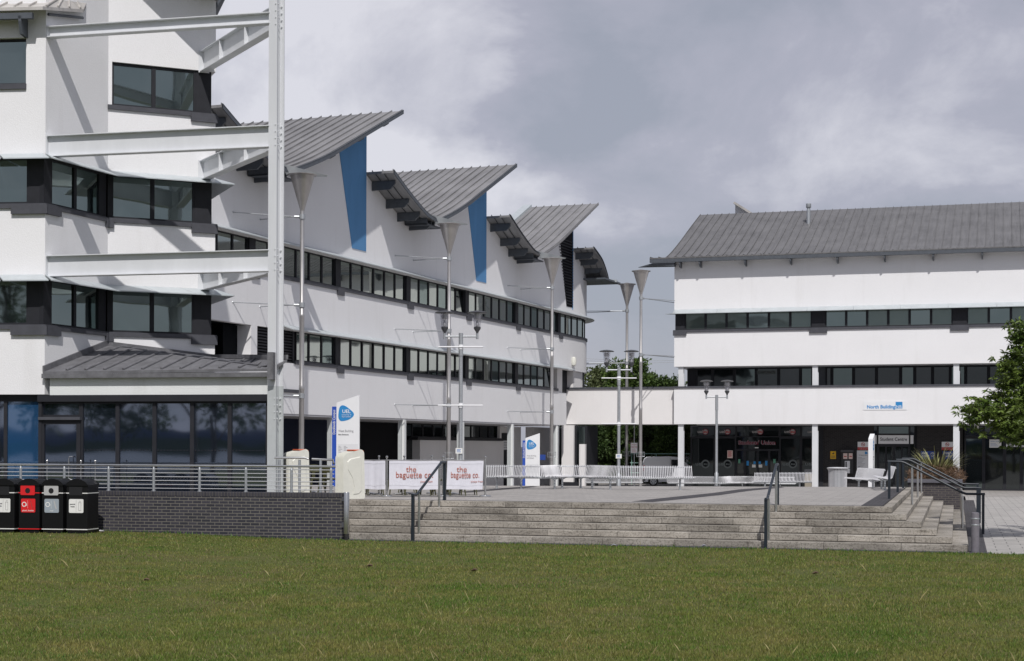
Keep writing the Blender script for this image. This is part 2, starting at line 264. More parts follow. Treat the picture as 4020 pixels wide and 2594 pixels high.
class MB:
    def __init__(s): s.v = []; s.f = []
    def add(s, vs, fs):
        k = len(s.v); s.v += [tuple(p) for p in vs]; s.f += [tuple(i+k for i in f) for f in fs]; return s
    def hexa(s, p):  # 8 pts: bottom 4, top 4
        return s.add(p, [(0,3,2,1),(4,5,6,7),(0,1,5,4),(1,2,6,5),(2,3,7,6),(3,0,4,7)])
    def fbox(s, F, a0, a1, b0, b1, z0, z1):
        if F.A1 is not None and a1 > F.A1:
            c = [a0] + ([F.A1] if a0 < F.A1 else []); x = c[-1]
            while x+.55 < a1: x += .5; c.append(x)
            c.append(a1)
            for p, q in zip(c, c[1:]): s.hexa([F.pt(p,b0,z0),F.pt(q,b0,z0),F.pt(q,b1,z0),F.pt(p,b1,z0),F.pt(p,b0,z1),F.pt(q,b0,z1),F.pt(q,b1,z1),F.pt(p,b1,z1)])
            return s
        return s.hexa([F.pt(a0,b0,z0),F.pt(a1,b0,z0),F.pt(a1,b1,z0),F.pt(a0,b1,z0),F.pt(a0,b0,z1),F.pt(a1,b0,z1),F.pt(a1,b1,z1),F.pt(a0,b1,z1)])
    def box(s, x0, x1, y0, y1, z0, z1):
        return s.hexa([(x0,y0,z0),(x1,y0,z0),(x1,y1,z0),(x0,y1,z0),(x0,y0,z1),(x1,y0,z1),(x1,y1,z1),(x0,y1,z1)])
    def prism(s, F, pts, b0, b1):    # polygon (a,z) extruded along b
        n = len(pts); vs = [F.pt(a,b0,z) for a,z in pts]+[F.pt(a,b1,z) for a,z in pts]
        return s.add(vs, [tuple(range(n)), tuple(range(2*n-1,n-1,-1))]+[(i,(i+1)%n,(i+1)%n+n,i+n) for i in range(n)])
    def hprism(s, pts, z0, z1):      # plan polygon; z may be float or list
        n = len(pts); Z0 = z0 if isinstance(z0,(list,tuple)) else [z0]*n; Z1 = z1 if isinstance(z1,(list,tuple)) else [z1]*n
        vs = [(p[0],p[1],Z0[i]) for i,p in enumerate(pts)]+[(p[0],p[1],Z1[i]) for i,p in enumerate(pts)]
        return s.add(vs, [tuple(range(n)), tuple(range(2*n-1,n-1,-1))]+[(i,(i+1)%n,(i+1)%n+n,i+n) for i in range(n)])
    def tube(s, p0, p1, r0, r1=None, n=10, cap=True):
        p0, p1 = Vector(p0), Vector(p1); r1 = r0 if r1 is None else r1; d = (p1-p0)
        if d.length < 1e-6: return s
        d.normalize(); u = d.orthogonal().normalized(); w = d.cross(u); vs = []
        for p, r in ((p0, r0), (p1, r1)):
            for i in range(n):
                t = 2*math.pi*i/n; vs.append(p+u*(r*math.cos(t))+w*(r*math.sin(t)))
        fs = [(i,(i+1)%n,(i+1)%n+n,i+n) for i in range(n)]
        if cap: fs += [tuple(range(n-1,-1,-1)), tuple(range(n,2*n))]
        return s.add(vs, fs)
    def path(s, pts, r, n=8):
        pts = [Vector(p) for p in pts]; rings = []; u = None
        for i, p in enumerate(pts):
            d = (pts[min(i+1,len(pts)-1)]-pts[max(i-1,0)]).normalized()
            u = d.orthogonal().normalized() if u is None else (u-d*u.dot(d)).normalized()
            w = d.cross(u); rr = r[i] if isinstance(r,(list,tuple)) else r
            rings.append([p+u*(rr*math.cos(2*math.pi*k/n))+w*(rr*math.sin(2*math.pi*k/n)) for k in range(n)])
        vs = [q for g in rings for q in g]; fs = []
        for j in range(len(rings)-1):
            for i in range(n): fs.append((j*n+i, j*n+(i+1)%n, (j+1)*n+(i+1)%n, (j+1)*n+i))
        fs += [tuple(range(n-1,-1,-1)), tuple(range((len(rings)-1)*n, len(rings)*n))]
        return s.add(vs, fs)
    def lathe(s, c, prof, n=24):
        vs = []; fs = []
        for r, z in prof:
            for i in range(n):
                t = 2*math.pi*i/n; vs.append((c[0]+r*math.cos(t), c[1]+r*math.sin(t), c[2]+z))
        for j in range(len(prof)-1):
            for i in range(n): fs.append((j*n+i, j*n+(i+1)%n, (j+1)*n+(i+1)%n, (j+1)*n+i))
        fs += [tuple(range(n-1,-1,-1)), tuple(range((len(prof)-1)*n, len(prof)*n))]
        return s.add(vs, fs)
    def strips(s, F, bot, top, a0, a1, b0, b1, step=.5, extra=()):   # wall with curved bottom/top
        c = sorted(set([a0, a1]+[x for x in extra if a0 < x < a1])); L = [a0]
        for p, q in zip(c, c[1:]):
            k = max(1, int((q-p)/step)); L += [p+(q-p)*i/k for i in range(1, k+1)]
        n = len(L); vs = []
        for a in L: vs += [F.pt(a,b0,bot(a)),F.pt(a,b1,bot(a)),F.pt(a,b0,top(a)),F.pt(a,b1,top(a))]
        fs = [(0,1,3,2), (4*(n-1),4*(n-1)+2,4*(n-1)+3,4*(n-1)+1)]
        for i in range(n-1):
            k = 4*i; fs += [(k,k+2,k+6,k+4),(k+1,k+5,k+7,k+3),(k+2,k+3,k+7,k+6),(k,k+4,k+5,k+1)]
        return s.add(vs, fs)
    def build(s, name, mt, parent=None, smooth=False, recalc=True, bevel=0, **tags):
        off = Vector((0,0,0))
        if parent is not None:
            q = parent
            while q.parent: q = q.parent
            off = Vector(q['_loc']) if '_loc' in q else Vector((0,0,0))
        me = bpy.data.meshes.new(name); me.from_pydata([tuple(Vector(p)-off) for p in s.v], [], s.f)
        if recalc or bevel:
            bm = bmesh.new(); bm.from_mesh(me)
            if bevel: bmesh.ops.bevel(bm, geom=[e for e in bm.edges if e.calc_face_angle(0) > .6], offset=bevel, segments=2, affect='EDGES', profile=.6, clamp_overlap=True)
            bmesh.ops.recalc_face_normals(bm, faces=bm.faces); bm.to_mesh(me); bm.free()
        me.materials.append(M[mt] if isinstance(mt, str) else mt)
        if smooth:
            me.polygons.foreach_set('use_smooth', [True]*len(me.polygons))
            try: me.set_sharp_from_angle(angle=R(40))
            except Exception: pass
        o = bpy.data.objects.new(name, me); col.objects.link(o)
        if parent is not None: o.parent = parent
        for k, w in tags.items(): o[k] = w
        return o
def thing(name, label, cat, loc=(0,0,0), group=None):
    o = bpy.data.objects.new(name, None); col.objects.link(o); o.location = loc; o['_loc'] = list(loc)
    o['label'] = label; o['category'] = cat; o.empty_display_size = .2
    if group: o['group'] = group
    return o
def struct(name, mb, mt, kind='structure', **k): return mb.build(name, mt, None, kind=kind, **k)
def copy_thing(root, loc, rz=0, label=None, scale=None):
    r = root.copy(); col.objects.link(r); r.location = loc; r.rotation_euler = (0,0,rz)
    if label: r['label'] = label
    for c in root.children:
        d = c.copy(); col.objects.link(d); d.parent = r
        for g_ in c.children:
            h = g_.copy(); col.objects.link(h); h.parent = d
    return r
def text(s, F, a, z, size, mt, parent, b=.012, align='LEFT', bold=0.0, name='lettering', sx=1.0, rot=0, maxw=None):
    cu = bpy.data.curves.new('t', 'FONT'); cu.body = s; cu.size = size; cu.align_x = align; cu.offset = bold; cu.extrude = .002; cu.resolution_u = 3
    o = bpy.data.objects.new('t', cu); col.objects.link(o); dg = bpy.context.evaluated_depsgraph_get(); dg.update()
    me = bpy.data.meshes.new_from_object(o.evaluated_get(dg)); bpy.data.objects.remove(o); bpy.data.curves.remove(cu)
    w = max((v.co.x for v in me.vertices), default=0)-min((v.co.x for v in me.vertices), default=0)
    if maxw and w > 0: sx = maxw/w
    mb = MB(); c, q = math.cos(rot), math.sin(rot); vs = []
    for v in me.vertices:
        x, y = v.co.x*sx, v.co.y; x, y = x*c-y*q, x*q+y*c; vs.append(F.pt(a+x, b+v.co.z, z+y))
    mb.add(vs, [tuple(p.vertices) for p in me.polygons]); bpy.data.meshes.remove(me)
    return mb.build(name, mt, parent, recalc=False)
def disc(mb, F, a, z, r, b0, b1, n=28, sx=1): return mb.prism(F, [(a+r*sx*math.cos(2*math.pi*i/n), z+r*math.sin(2*math.pi*i/n)) for i in range(n)], b0, b1)
def ring(mb, F, a, z, r0, r1, b0, b1, n=32):
    for i in range(n):
        t0, t1 = 2*math.pi*i/n, 2*math.pi*(i+1)/n
        mb.prism(F, [(a+r0*math.cos(t0), z+r0*math.sin(t0)), (a+r1*math.cos(t0), z+r1*math.sin(t0)), (a+r1*math.cos(t1), z+r1*math.sin(t1)), (a+r0*math.cos(t1), z+r0*math.sin(t1))], b0, b1)
def rrect(a0, a1, z0, z1, r, n=4):
    P = []
    for cx, cz, t0 in ((a1-r, z1-r, 0), (a0+r, z1-r, 90), (a0+r, z0+r, 180), (a1-r, z0+r, 270)):
        for i in range(n+1): t = R(t0+90*i/n); P.append((cx+r*math.cos(t), cz+r*math.sin(t)))
    return P
# plan frames
S = Frame((-4.03, 39.04), (.9627, -.2706))            # steps: a along the front, b towards the camera
BW = Frame((-4.2, 39.1), (1, -.185))                  # low brick wall (a<=0)
W = Frame((-9.1, 62.3), (.357, .934)); W.A1 = 37.6; W.R = 5.0
WS = Frame((-9.1, 62.3), (.357, .934))                # same, straight
NF = Frame((9.62, 93.9), (.955, -.296))
TZ = .918
def gz(Y): return TZ if Y < 56 else (TZ+(-.15-TZ)*(Y-56)/24 if Y < 80 else -.15)
# ================================================================== SETTING
def lawn_z(X, Y):
    k = min(max((-X-5)/5, 0), 1); k = k*k*(3-2*k)*.13
    return k
def sB(a, b): p = S.pt(a, b, 0); return p
def front_y(X):                      # far edge of the lawn for a given X
    if X < -4.2: return BW.o[1]+BW.e[1]*(X-BW.o[0])-.05
    return S.o[1]+S.e[1]/S.e[0]*(X-S.o[0])-.28
mb = MB(); nx, ny = 60, 40; xs = [-60+120*i/nx for i in range(nx+1)]
for j in range(ny+1):
    for x in xs:
        yf = front_y(x); y = -40+(yf+40)*(j/ny)**.7; mb.v.append((x, y, lawn_z(x, y)))
for j in range(ny):
    for i in range(nx): k = j*(nx+1)+i; mb.f.append((k, k+1, k+nx+2, k+nx+1))
lawn = struct('lawn', mb, 'grass_ground')
struct('ground', MB().add([(-2500,-2500,-.35),(2500,-2500,-.35),(2500,3500,-.35),(-2500,3500,-.35)], [(0,1,2,3)]), 'asphalt')
# dock water and the low far bank behind the camera (seen only mirrored in the glass)
struct('far_bank', MB().box(-500,500,-420,-400,-.34,4.2), 'leaf_far_dark')
struct('far_hill', MB().box(-1200,1200,-1020,-1000,-.34,15), 'hill_haze')  # blue of the distance haze is put into the hill's colour
struct('dock_water', MB().add([(-400,-380,-.30),(400,-380,-.30),(400,-70,-.30),(-400,-70,-.30)], [(0,1,2,3)]), 'water')
# lower paving: on the right of the steps and running back to the doors
mb = MB(); pr = []
ya = [20, 35, 45, 60, 80, 140]
def lp(y): return (0 if y <= 45 else max(-.15, -.15*(y-45)/35))
mb.v = []; 
q0 = [S.pt(14.9, .28, 0), S.pt(60, .28, 0)]
row = [(q0[0][0], q0[0][1]), (q0[1][0], q0[1][1])]
vs = [(q0[0][0],q0[0][1],0),(q0[1][0],q0[1][1],0)]
for y in (45, 60, 80, 150): vs += [(S.pt(14.9,0,0)[0]+.281*(y-35), y, lp(y)), (60+.1*y, y, lp(y))]
mb.add(vs, [(i, i+1, i+3, i+2) for i in range(0, len(vs)-2, 2)])
struct('lower_paving', mb, 'lower_paving')
mb = MB(); z = .004
A, B_, C_, D_ = S.pt(14.72,.05,0), S.pt(15.12,.05,0), S.pt(15.25,-40,0), S.pt(14.72,-40,0)
n = 12; vs = []
for i in range(n+1):
    t = i/n
    for P, Q in ((A, D_), (B_, C_)): x, y = P[0]+(Q[0]-P[0])*t, P[1]+(Q[1]-P[1])*t; vs.append((x, y, lp(y)+.006))
mb.add(vs, [(2*i, 2*i+1, 2*i+3, 2*i+2) for i in range(n)])
struct('dark_paver_strip', mb, 'dark_pavers')
struct('lawn_edging', MB().fbox(S, -.3, 15.2, .0, .30, -.05, .012), 'kerb_dark')
# terrace: level to Y=56, then falling away to the far buildings
xl, b0t = -40, -2.2
mb = MB()
fl = S.pt(.0, b0t, 0); fr = S.pt(12.78, b0t, 0)
def flankx(y): p = S.pt(12.78, b0t, 0); return p[0]+(y-p[1])*.2706/.9627
Pf = [BW.pt(-34, -.3, 0)[:2], BW.pt(-1.45, -.3, 0)[:2], S.pt(-1.3, b0t, 0)[:2], (fr[0], fr[1]), (flankx(56), 56), (-40, 56)]
mb.add([(x, y, TZ) for x, y in Pf], [tuple(range(6))])
ys = [56, 64, 72, 80]
for p, q in zip(ys, ys[1:]): mb.add([(-40,p,gz(p)),(flankx(p),p,gz(p)),(flankx(q),q,gz(q)),(-40,q,gz(q))], [(0,1,2,3)])
mb.add([(-60,80,-.146),(flankx(80),80,-.146),(80,80,-.146),(80,150,-.146),(-60,150,-.146)], [(0,1,2,3,4)])
struct('terrace_paving', mb, 'terrace_paving')
# side wall under the sloping part
mb = MB(); vs = []
for y in (56, 64, 72, 80): vs += [(flankx(y), y, gz(y)-.003), (flankx(y)+.12, y, gz(y)-.003), (flankx(y), y, -.3), (flankx(y)+.12, y, -.3)]
for i in range(3):
    k = 4*i; mb.add(vs[k:k+8], [(0,1,5,4),(1,3,7,5)])
struct('terrace_edge_wall', mb, 'planter_brick')
# flights: six treads wrapping round the corner
mb = MB(); rs = TZ/6; JOINT = MB()
rj = random.Random(4)
for i in range(6):
    b = -.10-.36*i; a1 = 14.72-.345*i; top = rs*(i+1)
    back = -23+0*i
    # front tread blocks (each precast length with a fine joint)
    a = 0.0; L = [-.16 if i == 0 else -1.3]; x = rj.uniform(.8, 2.6)
    while x < a1-.8: L.append(x); x += 1.72
    L.append(a1)
    bb = b-.36 if i < 5 else b-.40
    for p, q in zip(L, L[1:]): mb.fbox(S, p+.003, q-.003, bb-.06, b, 0 if i == 0 else top-rs+.013, top)
    # flank tread blocks
    ae = a1-.345 if i < 5 else 12.78
    y = b-.43; L = [bb-.06]; x = bb-.06-rj.uniform(.6, 1.7)
    while x > -21: L.append(x); x -= 1.72
    L.append(-21)
    for p, q in zip(L, L[1:]): mb.fbox(S, ae-.06, a1, q+.003, p-.003, 0 if i == 0 else top-rs+.013, top)
struct('steps', mb, 'step_concrete', bevel=.012)
mb = MB()
for i in range(1, 6): mb.fbox(S, -1.28, 14.72-.345*i-.04, -21, -.10-.36*i-.04, rs*i-.06, rs*i+.05)
struct('step_core', mb, 'kerb_dark')
# joints in the terrace: dark paver band along the flank, thin dark line behind the top step, curved band
mb = MB(); mb.add([(x,y,TZ+.004) for x,y,_ in (S.pt(12.25,-2.32,0), S.pt(12.76,-2.32,0), S.pt(12.76,-19,0), S.pt(12.25,-19,0))], [(0,1,2,3)])
mb.add([(x,y,TZ+.005) for x,y,_ in (S.pt(0,-2.22,0), S.pt(12.25,-2.22,0), S.pt(12.25,-2.32,0), S.pt(0,-2.32,0))], [(0,1,2,3)])
struct('terrace_paver_band', mb, 'dark_pavers')
def band(pts0, pts1, z):
    mb = MB(); a = [at(u, v, TZ) for u, v in pts0]; b = [at(u, v, TZ) for u, v in pts1]
    vs = []
    for p, q in zip(a, b): vs += [(p[0],p[1],TZ+z),(q[0],q[1],TZ+z)]
    return mb.add(vs, [(2*i,2*i+1,2*i+3,2*i+2) for i in range(len(a)-1)])
struct('terrace_curved_band', band([(2480,1968),(2640,1951),(2800,1935),(2900,1921),(3060,1910)], [(2560,1971),(2700,1957),(2830,1943),(2940,1927),(3080,1913)], .004), 'dark_pavers')
struct('terrace_far_band', band([(1810,1930),(1960,1917),(2090,1908)], [(1830,1934),(1990,1921),(2110,1911)], .0045), 'dark_pavers')

# grass blades: one mass over the lawn
rng = np.random.default_rng(3)
WV = [(k_*math.cos(a_), k_*math.sin(a_), p_) for k_, a_, p_ in [(rng.uniform(1.2, 9), rng.uniform(0, 3.14), rng.uniform(0, 6.28)) for _ in range(12)]]
GRD = rng.uniform(0, 1, (256, 256))
def vnoise(x, y):
    xi, yi = np.floor(x).astype(int), np.floor(y).astype(int); fx_, fy_ = x-xi, y-yi; fx_ = fx_*fx_*(3-2*fx_); fy_ = fy_*fy_*(3-2*fy_)
    g_ = lambda a, b: GRD[a % 256, b % 256]
    return (g_(xi,yi)*(1-fx_)+g_(xi+1,yi)*fx_)*(1-fy_)+(g_(xi,yi+1)*(1-fx_)+g_(xi+1,yi+1)*fx_)*fy_
def fbm(x, y): return .4*vnoise(x*.8+3, y*.8)+.25*vnoise(x*2.1, y*2.1+7)+.2*vnoise(x*5.3+1, y*5.3)+.15*vnoise(x*12, y*12+3)
def grass(name, n, hmin, hmax, wd_, mt, seed, ymin=16, lean=.45, clump=False, edge=False, tuft=False):
    rg = np.random.default_rng(seed)
    y = 1/rg.uniform(1/39.5, 1/ymin, n*2) if not edge else rg.uniform(33, 41, n*2)
    x = rg.uniform(-.36, .36, n*2)*y
    yf = np.where(x < -4.2, 39.1-.185*(x+4.2)-.06, 39.04-.2811*(x+4.03)-.31)
    keep = (y < yf) & (x < 14.5)
    if edge: keep = (y < yf) & (y > yf-.7*rg.uniform(0,1,n*2)**2-.05)
    elif tuft: keep &= fbm(x*1.6+40, y*1.6+11)+np.clip((y-(yf-4))/16, 0, .2) > .60
    else:
        nzv = (fbm(x*.9, y*.6)-.5)*13+.3
        keep &= rg.uniform(-2.2, 2.6, n*2) < nzv+1.6
    x, y, yf = x[keep][:n], y[keep][:n], yf[keep][:n]; m_ = len(x)
    k = np.clip((-x-5)/5, 0, 1); k = k*k*(3-2*k)*.13
    z = k-.004
    h = rg.uniform(hmin, hmax, m_)*np.clip(.55+.9*fbm(x*2+9, y*2+5), .45, 1.4); ang = rg.uniform(0, 2*np.pi, m_); w = wd_*rg.uniform(.6, 1.2, m_)*np.clip(y/24, .8, 1.6)
    ln = rg.uniform(0, lean, m_)*h*1.6; la = rg.uniform(0, 2*np.pi, m_)
    dx, dy = np.cos(ang)*w/2, np.sin(ang)*w/2
    V = np.empty((m_, 4, 3)); 
    V[:,0] = np.stack([x-dx, y-dy, z], 1); V[:,1] = np.stack([x+dx, y+dy, z], 1)
    V[:,2] = np.stack([x+dx*.7+np.cos(la)*ln*.45, y+dy*.7+np.sin(la)*ln*.45, z+h*.6], 1)
    V[:,3] = np.stack([x+np.cos(la)*ln, y+np.sin(la)*ln, z+h], 1)
    base = np.arange(m_)[:,None]*4; T = np.concatenate([base+np.array([0,1,2]), base+np.array([0,2,3])], 1).reshape(-1)
    me = bpy.data.meshes.new(name); me.vertices.add(m_*4); me.vertices.foreach_set('co', V.reshape(-1)); me.loops.add(len(T)); me.loops.foreach_set('vertex_index', T)
    me.polygons.add(len(T)//3); me.polygons.foreach_set('loop_start', np.arange(0, len(T), 3)); me.update(calc_edges=True)
    me.materials.append(M[mt]); o = bpy.data.objects.new(name, me); col.objects.link(o); o['kind'] = 'stuff'; return o
grass('grass', 330000, .02, .052, .011, 'grass_blade', 3)
grass('dry_grass', 48000, .02, .05, .009, 'grass_dry', 5)
grass('seed_stalks', 800, .06, .17, .005, 'grass_dry', 9, lean=.6)
grass('edge_grass', 16000, .03, .085, .014, 'grass_lush', 11, edge=True)
grass('lush_grass', 60000, .025, .06, .011, 'grass_lush', 17, tuft=True)
# fallen leaves and scraps on the lawn
for (u, v, mt, lb, ca) in ((340,1353,'leaf_brown','dark curled leaf lying on the lawn before the recycling bins','leaf'),(861,1320,'leaf_brown','small brown leaf on the grass before the brick wall','leaf'),
        (1105,1330,'leaf_brown','brown leaf on the grass before the steps, in front of the white banners','leaf'),(1900,1337,'leaf_brown','brown leaf on the grass near the right end of the steps','leaf'),
        (1430,1272,'litter_silver','small silver scrap of litter at the lawn edge by the middle of the steps','litter'),(1640,1273,'litter_silver','small pale scrap of litter at the lawn edge near the second handrail','litter')):
    p = at(u*1.684, v*1.684, .03); s_ = .07
    mb = MB(); mb.add([(-s_,-.03,0),(0,-.045,.03),(s_,-.01,.015),(.05,.04,.035),(-.03,.05,.02),(0,0,-.005),(0,0,.045)], [(0,1,6),(1,2,6),(2,3,6),(3,4,6),(4,0,6),(1,0,5),(2,1,5),(3,2,5),(4,3,5),(0,4,5)])
    o = mb.build('fallen_leaf' if ca == 'leaf' else 'litter_scrap', mt); o.location = p; o['label'] = lb; o['category'] = ca
# ================================================================== WEST BUILDING (far, long wing)
wb = thing('campus_building', 'long white wing with wave-shaped metal roofs and blue wall panels behind the lamp posts', 'building', (-3, 80, gz(80)))
PROF = [(0,14.32),(1.5,13.69),(2.8,13.21),(3.5,12.99),(4.05,12.88),(4.7,12.83),(5.2,12.90),(5.65,13.05),(6.6,13.38),(8.2,14.0),(11.05,15.28),(15.1,17.11)]
def prof(x):
    if x <= PROF[0][0]: return PROF[0][1]+(PROF[0][0]-x)*.42
    for (a, za), (b, zb) in zip(PROF, PROF[1:]):
        if x <= b: return za+(zb-za)*(x-a)/(b-a)
    return PROF[-1][1]
PER, R0 = 14.15, -6.65
def zt_wall(a):
    k = int((a-R0)//PER); x = a-R0-k*PER
    if k == 2: x = min(x, 13.5)
    if k == 3: return min(prof(x), 14.32)-(.0) - .13
    return prof(x)-.13
WZ = dict(s0=3.58, s1b=5.57, s1=5.72, c1=6.90, s2b=8.88, s2=9.03, c2=10.22)
AE = 46.0
mb = MB()
mb.fbox(W, -7, 33.2, -.30, 0, WZ['s0'], WZ['s1b'])                      # first parapet band
mb.fbox(W, -7, AE, -.30, 0, WZ['c1'], WZ['s2b'])                        # second band
mb.fbox(W, -7, 1.1, -.30, 0, WZ['s1b'], 5.6)
mb.build('lower_wall', 'white_render', wb)
mb = MB()
for k in range(0, 2):
    a0 = max(R0+k*PER, -7); a1 = R0+(k+1)*PER
    if k == 2: continue
    mb.strips(W, lambda a: WZ['c2'], lambda a, k=k: prof(a-R0-k*PER)-.13, a0, min(a1, AE)-.002, -.30, 0, .6, [R0+k*PER+p[0] for p in PROF])
mb.strips(W, lambda a: WZ['c2'], lambda a: prof(a-R0-2*PER)-.13, R0+2*PER, R0+3*PER-.002, -.30, 0, .6, [R0+2*PER+p[0] for p in PROF])
mb.strips(W, lambda a: WZ['c2'], lambda a: max(12.9, prof(min(a-R0-3*PER, 2.6))-.13), R0+3*PER, AE, -.30, 0, .4)
for k in range(0, 3):   # end gable of each wave
    a1 = R0+(k+1)*PER; mb.add([W.pt(a1-.01,-.3,10.2),W.pt(a1-.01,-9,10.2),W.pt(a1-.01,-9,prof(14.1)-.15),W.pt(a1-.01,-.3,prof(14.1)-.15)], [(0,1,2,3)])
mb.build('upper_wall', 'white_render', wb)
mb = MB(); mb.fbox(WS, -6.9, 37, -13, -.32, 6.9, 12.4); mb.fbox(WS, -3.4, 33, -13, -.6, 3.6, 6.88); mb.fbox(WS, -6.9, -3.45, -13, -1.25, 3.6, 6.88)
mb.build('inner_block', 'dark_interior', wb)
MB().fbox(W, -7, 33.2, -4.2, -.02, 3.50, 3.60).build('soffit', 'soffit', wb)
# wave roofs
def smoothprof(P, k=4):
    o = []
    for i in range(len(P)-1):
        p0, p1, p2, p3 = P[max(i-1,0)], P[i], P[i+1], P[min(i+2,len(P)-1)]
        for j in range(k):
            t = j/k; q = []
            for c in (0,1):
                m1, m2 = (p2[c]-p0[c])/2, (p3[c]-p1[c])/2
                q.append((2*t**3-3*t*t+1)*p1[c]+(t**3-2*t*t+t)*m1+(-2*t**3+3*t*t)*p2[c]+(t**3-t*t)*m2)
            o.append(tuple(q))
    return o+[P[-1]]
SP = smoothprof(PROF, 3)
OV = 1.3
def sheet(F, P, b0, b1, th, fixed=None):
    mb = MB(); n = len(P); vs = []
    for a, z in P: vs += [F.pt(a,b0,z),F.pt(a,b1,z),F.pt(a,b0,z-th),F.pt(a,b1,z-th)]
    fs = [(0,1,3,2), (4*(n-1),4*(n-1)+2,4*(n-1)+3,4*(n-1)+1)]
    for i in range(n-1): k = 4*i; fs += [(k,k+4,k+5,k+1),(k+2,k+3,k+7,k+6),(k,k+2,k+6,k+4),(k+1,k+5,k+7,k+3)]
    return mb.add(vs, fs)
def seams(mb, F, P, bs, h=.07, w=.026, under=False):
    for b in bs:
        n = len(P); vs = []
        for a, z in P:
            z0, z1 = (z-.001, z+h) if not under else (z-.14, z-.119)
            vs += [F.pt(a,b-w/2,z0),F.pt(a,b+w/2,z0),F.pt(a,b-w/2,z1),F.pt(a,b+w/2,z1)]
        fs = [(0,1,3,2), (4*(n-1),4*(n-1)+2,4*(n-1)+3,4*(n-1)+1)]
        for i in range(n-1): k = 4*i; fs += [(k+2,k+6,k+7,k+3),(k,k+2,k+6,k+4),(k+1,k+5,k+7,k+3)]
        mb.add(vs, fs)
def bracket(mb, F, a, z, o, h0=.42, h1=.16, w=.09):
    p = [(0,z),(o,z),(o,z-h1),(o*.8,z-h0*.95),(0,z-h0)]
    vs = [F.pt(a-w/2,b,zz) for b,zz in p]+[F.pt(a+w/2,b,zz) for b,zz in p]; n = 5
    mb.add(vs, [tuple(range(n)), tuple(range(2*n-1,n-1,-1))]+[(i,(i+1)%n,(i+1)%n+n,i+n) for i in range(n)])
def wave_roof(F, A, root, P, depth, cut=None, zmat='zinc_west', holes=False, right=True):
    P = [(A+a, z) for a, z in P]
    r = sheet(F, P, OV, -depth, .10).build('roof', zmat, root)
    m_ = MB(); k = 0; bs = []
    b = OV-.03
    while b > -depth: bs.append(b); b -= .5
    seams(m_, F, P, bs); m_.build('seam', zmat, r)
    m_ = MB(); seams(m_, F, P, [OV+.02], .04, .05); seams(m_, F, P, [OV-.45, OV-.85], .02, .03, True)
    if True:
        n = len(P); vs = []
        for a, z in P: vs += [F.pt(a,OV+.045,z-.14),F.pt(a,OV+.045,z+.03),F.pt(a,OV+.005,z-.14),F.pt(a,OV+.005,z+.03)]
        for i in range(n-1): q = 4*i; m_.add([vs[q],vs[q+1],vs[q+4],vs[q+5],vs[q+2],vs[q+3],vs[q+6],vs[q+7]], [(0,1,3,2),(4,5,7,6),(1,3,7,5),(0,2,6,4)])
    m_.build('edge_trim', 'bracket_metal', r)
    for x in (.55, 2.0, 3.2, 4.5, 6.2, 9.0, 11.6, 14.0):
        if x+A > P[-1][0]-.2: continue
        b_ = MB(); bracket(b_, F, A+x, prof(x)-.11, 1.12, .40 if x < 5 else .28); b_.build('roof_bracket', 'bracket_metal', root)
    return r
for k in (0, 1):
    wave_roof(WS, R0+k*PER, wb, SP, 13)
# third roof: sheet ends short of the ridge glazing frame
P3 = [(R0+2*PER+a, z) for a, z in SP if a >= 4.4]
r3 = sheet(WS, P3, OV, -3.1, .10).build('roof', 'zinc_west', wb)
m_ = MB(); seams(m_, WS, P3, [OV-.03-.5*i for i in range(9)]); m_.fbox(WS, P3[-1][0]-1, P3[-1][0], -3.2, -3.0, P3[-1][1]-.5, P3[-1][1]-.45); m_.build('seam', 'zinc_west', r3)
P3b = [(R0+2*PER+a, z) for a, z in SP if a <= 4.8]
r3b = sheet(WS, P3b, OV, -1.5, .10).build('roof', 'zinc_west', wb)
m_ = MB(); seams(m_, WS, P3b, [OV-.03-.5*i for i in range(6)]); seams(m_, WS, P3b, [OV+.02], .04, .06); seams(m_, WS, P3b, [OV-.45,OV-.85], .02, .03, True); m_.build('seam', 'bracket_metal', r3b)
for x in (.55, 2.0, 3.2, 4.5, 6.2, 9.0, 11.6, 14.0):
    b_ = MB(); bracket(b_, WS, R0+2*PER+x, prof(x)-.11, 1.12, .40 if x < 5 else .28); b_.build('roof_bracket', 'bracket_metal', wb)
m_ = MB(); n = len(P3); vs = []
for a, z in P3: vs += [WS.pt(a,-3.05,z-.2),WS.pt(a,-3.05,z+.16),WS.pt(a,-3.6,z-.2),WS.pt(a,-3.6,z+.16)]
for i in range(n-1): q = 4*i; m_.add(vs[q:q+8], [(1,3,7,5),(0,1,5,4),(2,3,7,6)])
m_.build('verge_flashing', 'canopy_metal', wb)
# open truss and mesh over the third roof
m_ = MB()
A3 = R0+2*PER
for (x0, b0, z0, x1, b1, z1, rr) in ((2.0,-1.6,13.7,6.8,-4.0,14.9,.05),(3.0,-1.6,13.35,7.4,-4.2,14.3,.12),(3.2,-1.6,13.15,6.2,-3.2,13.2,.05),(4.9,-2.4,13.7,4.9,-2.4,14.3,.04),(2.0,-1.6,13.75,8.6,-4.2,15.4,.03)):
    m_.tube(WS.pt(A3+x0,b0,z0), WS.pt(A3+x1,b1,z1), rr)
m_.build('roof_truss', 'pale_steel', wb)
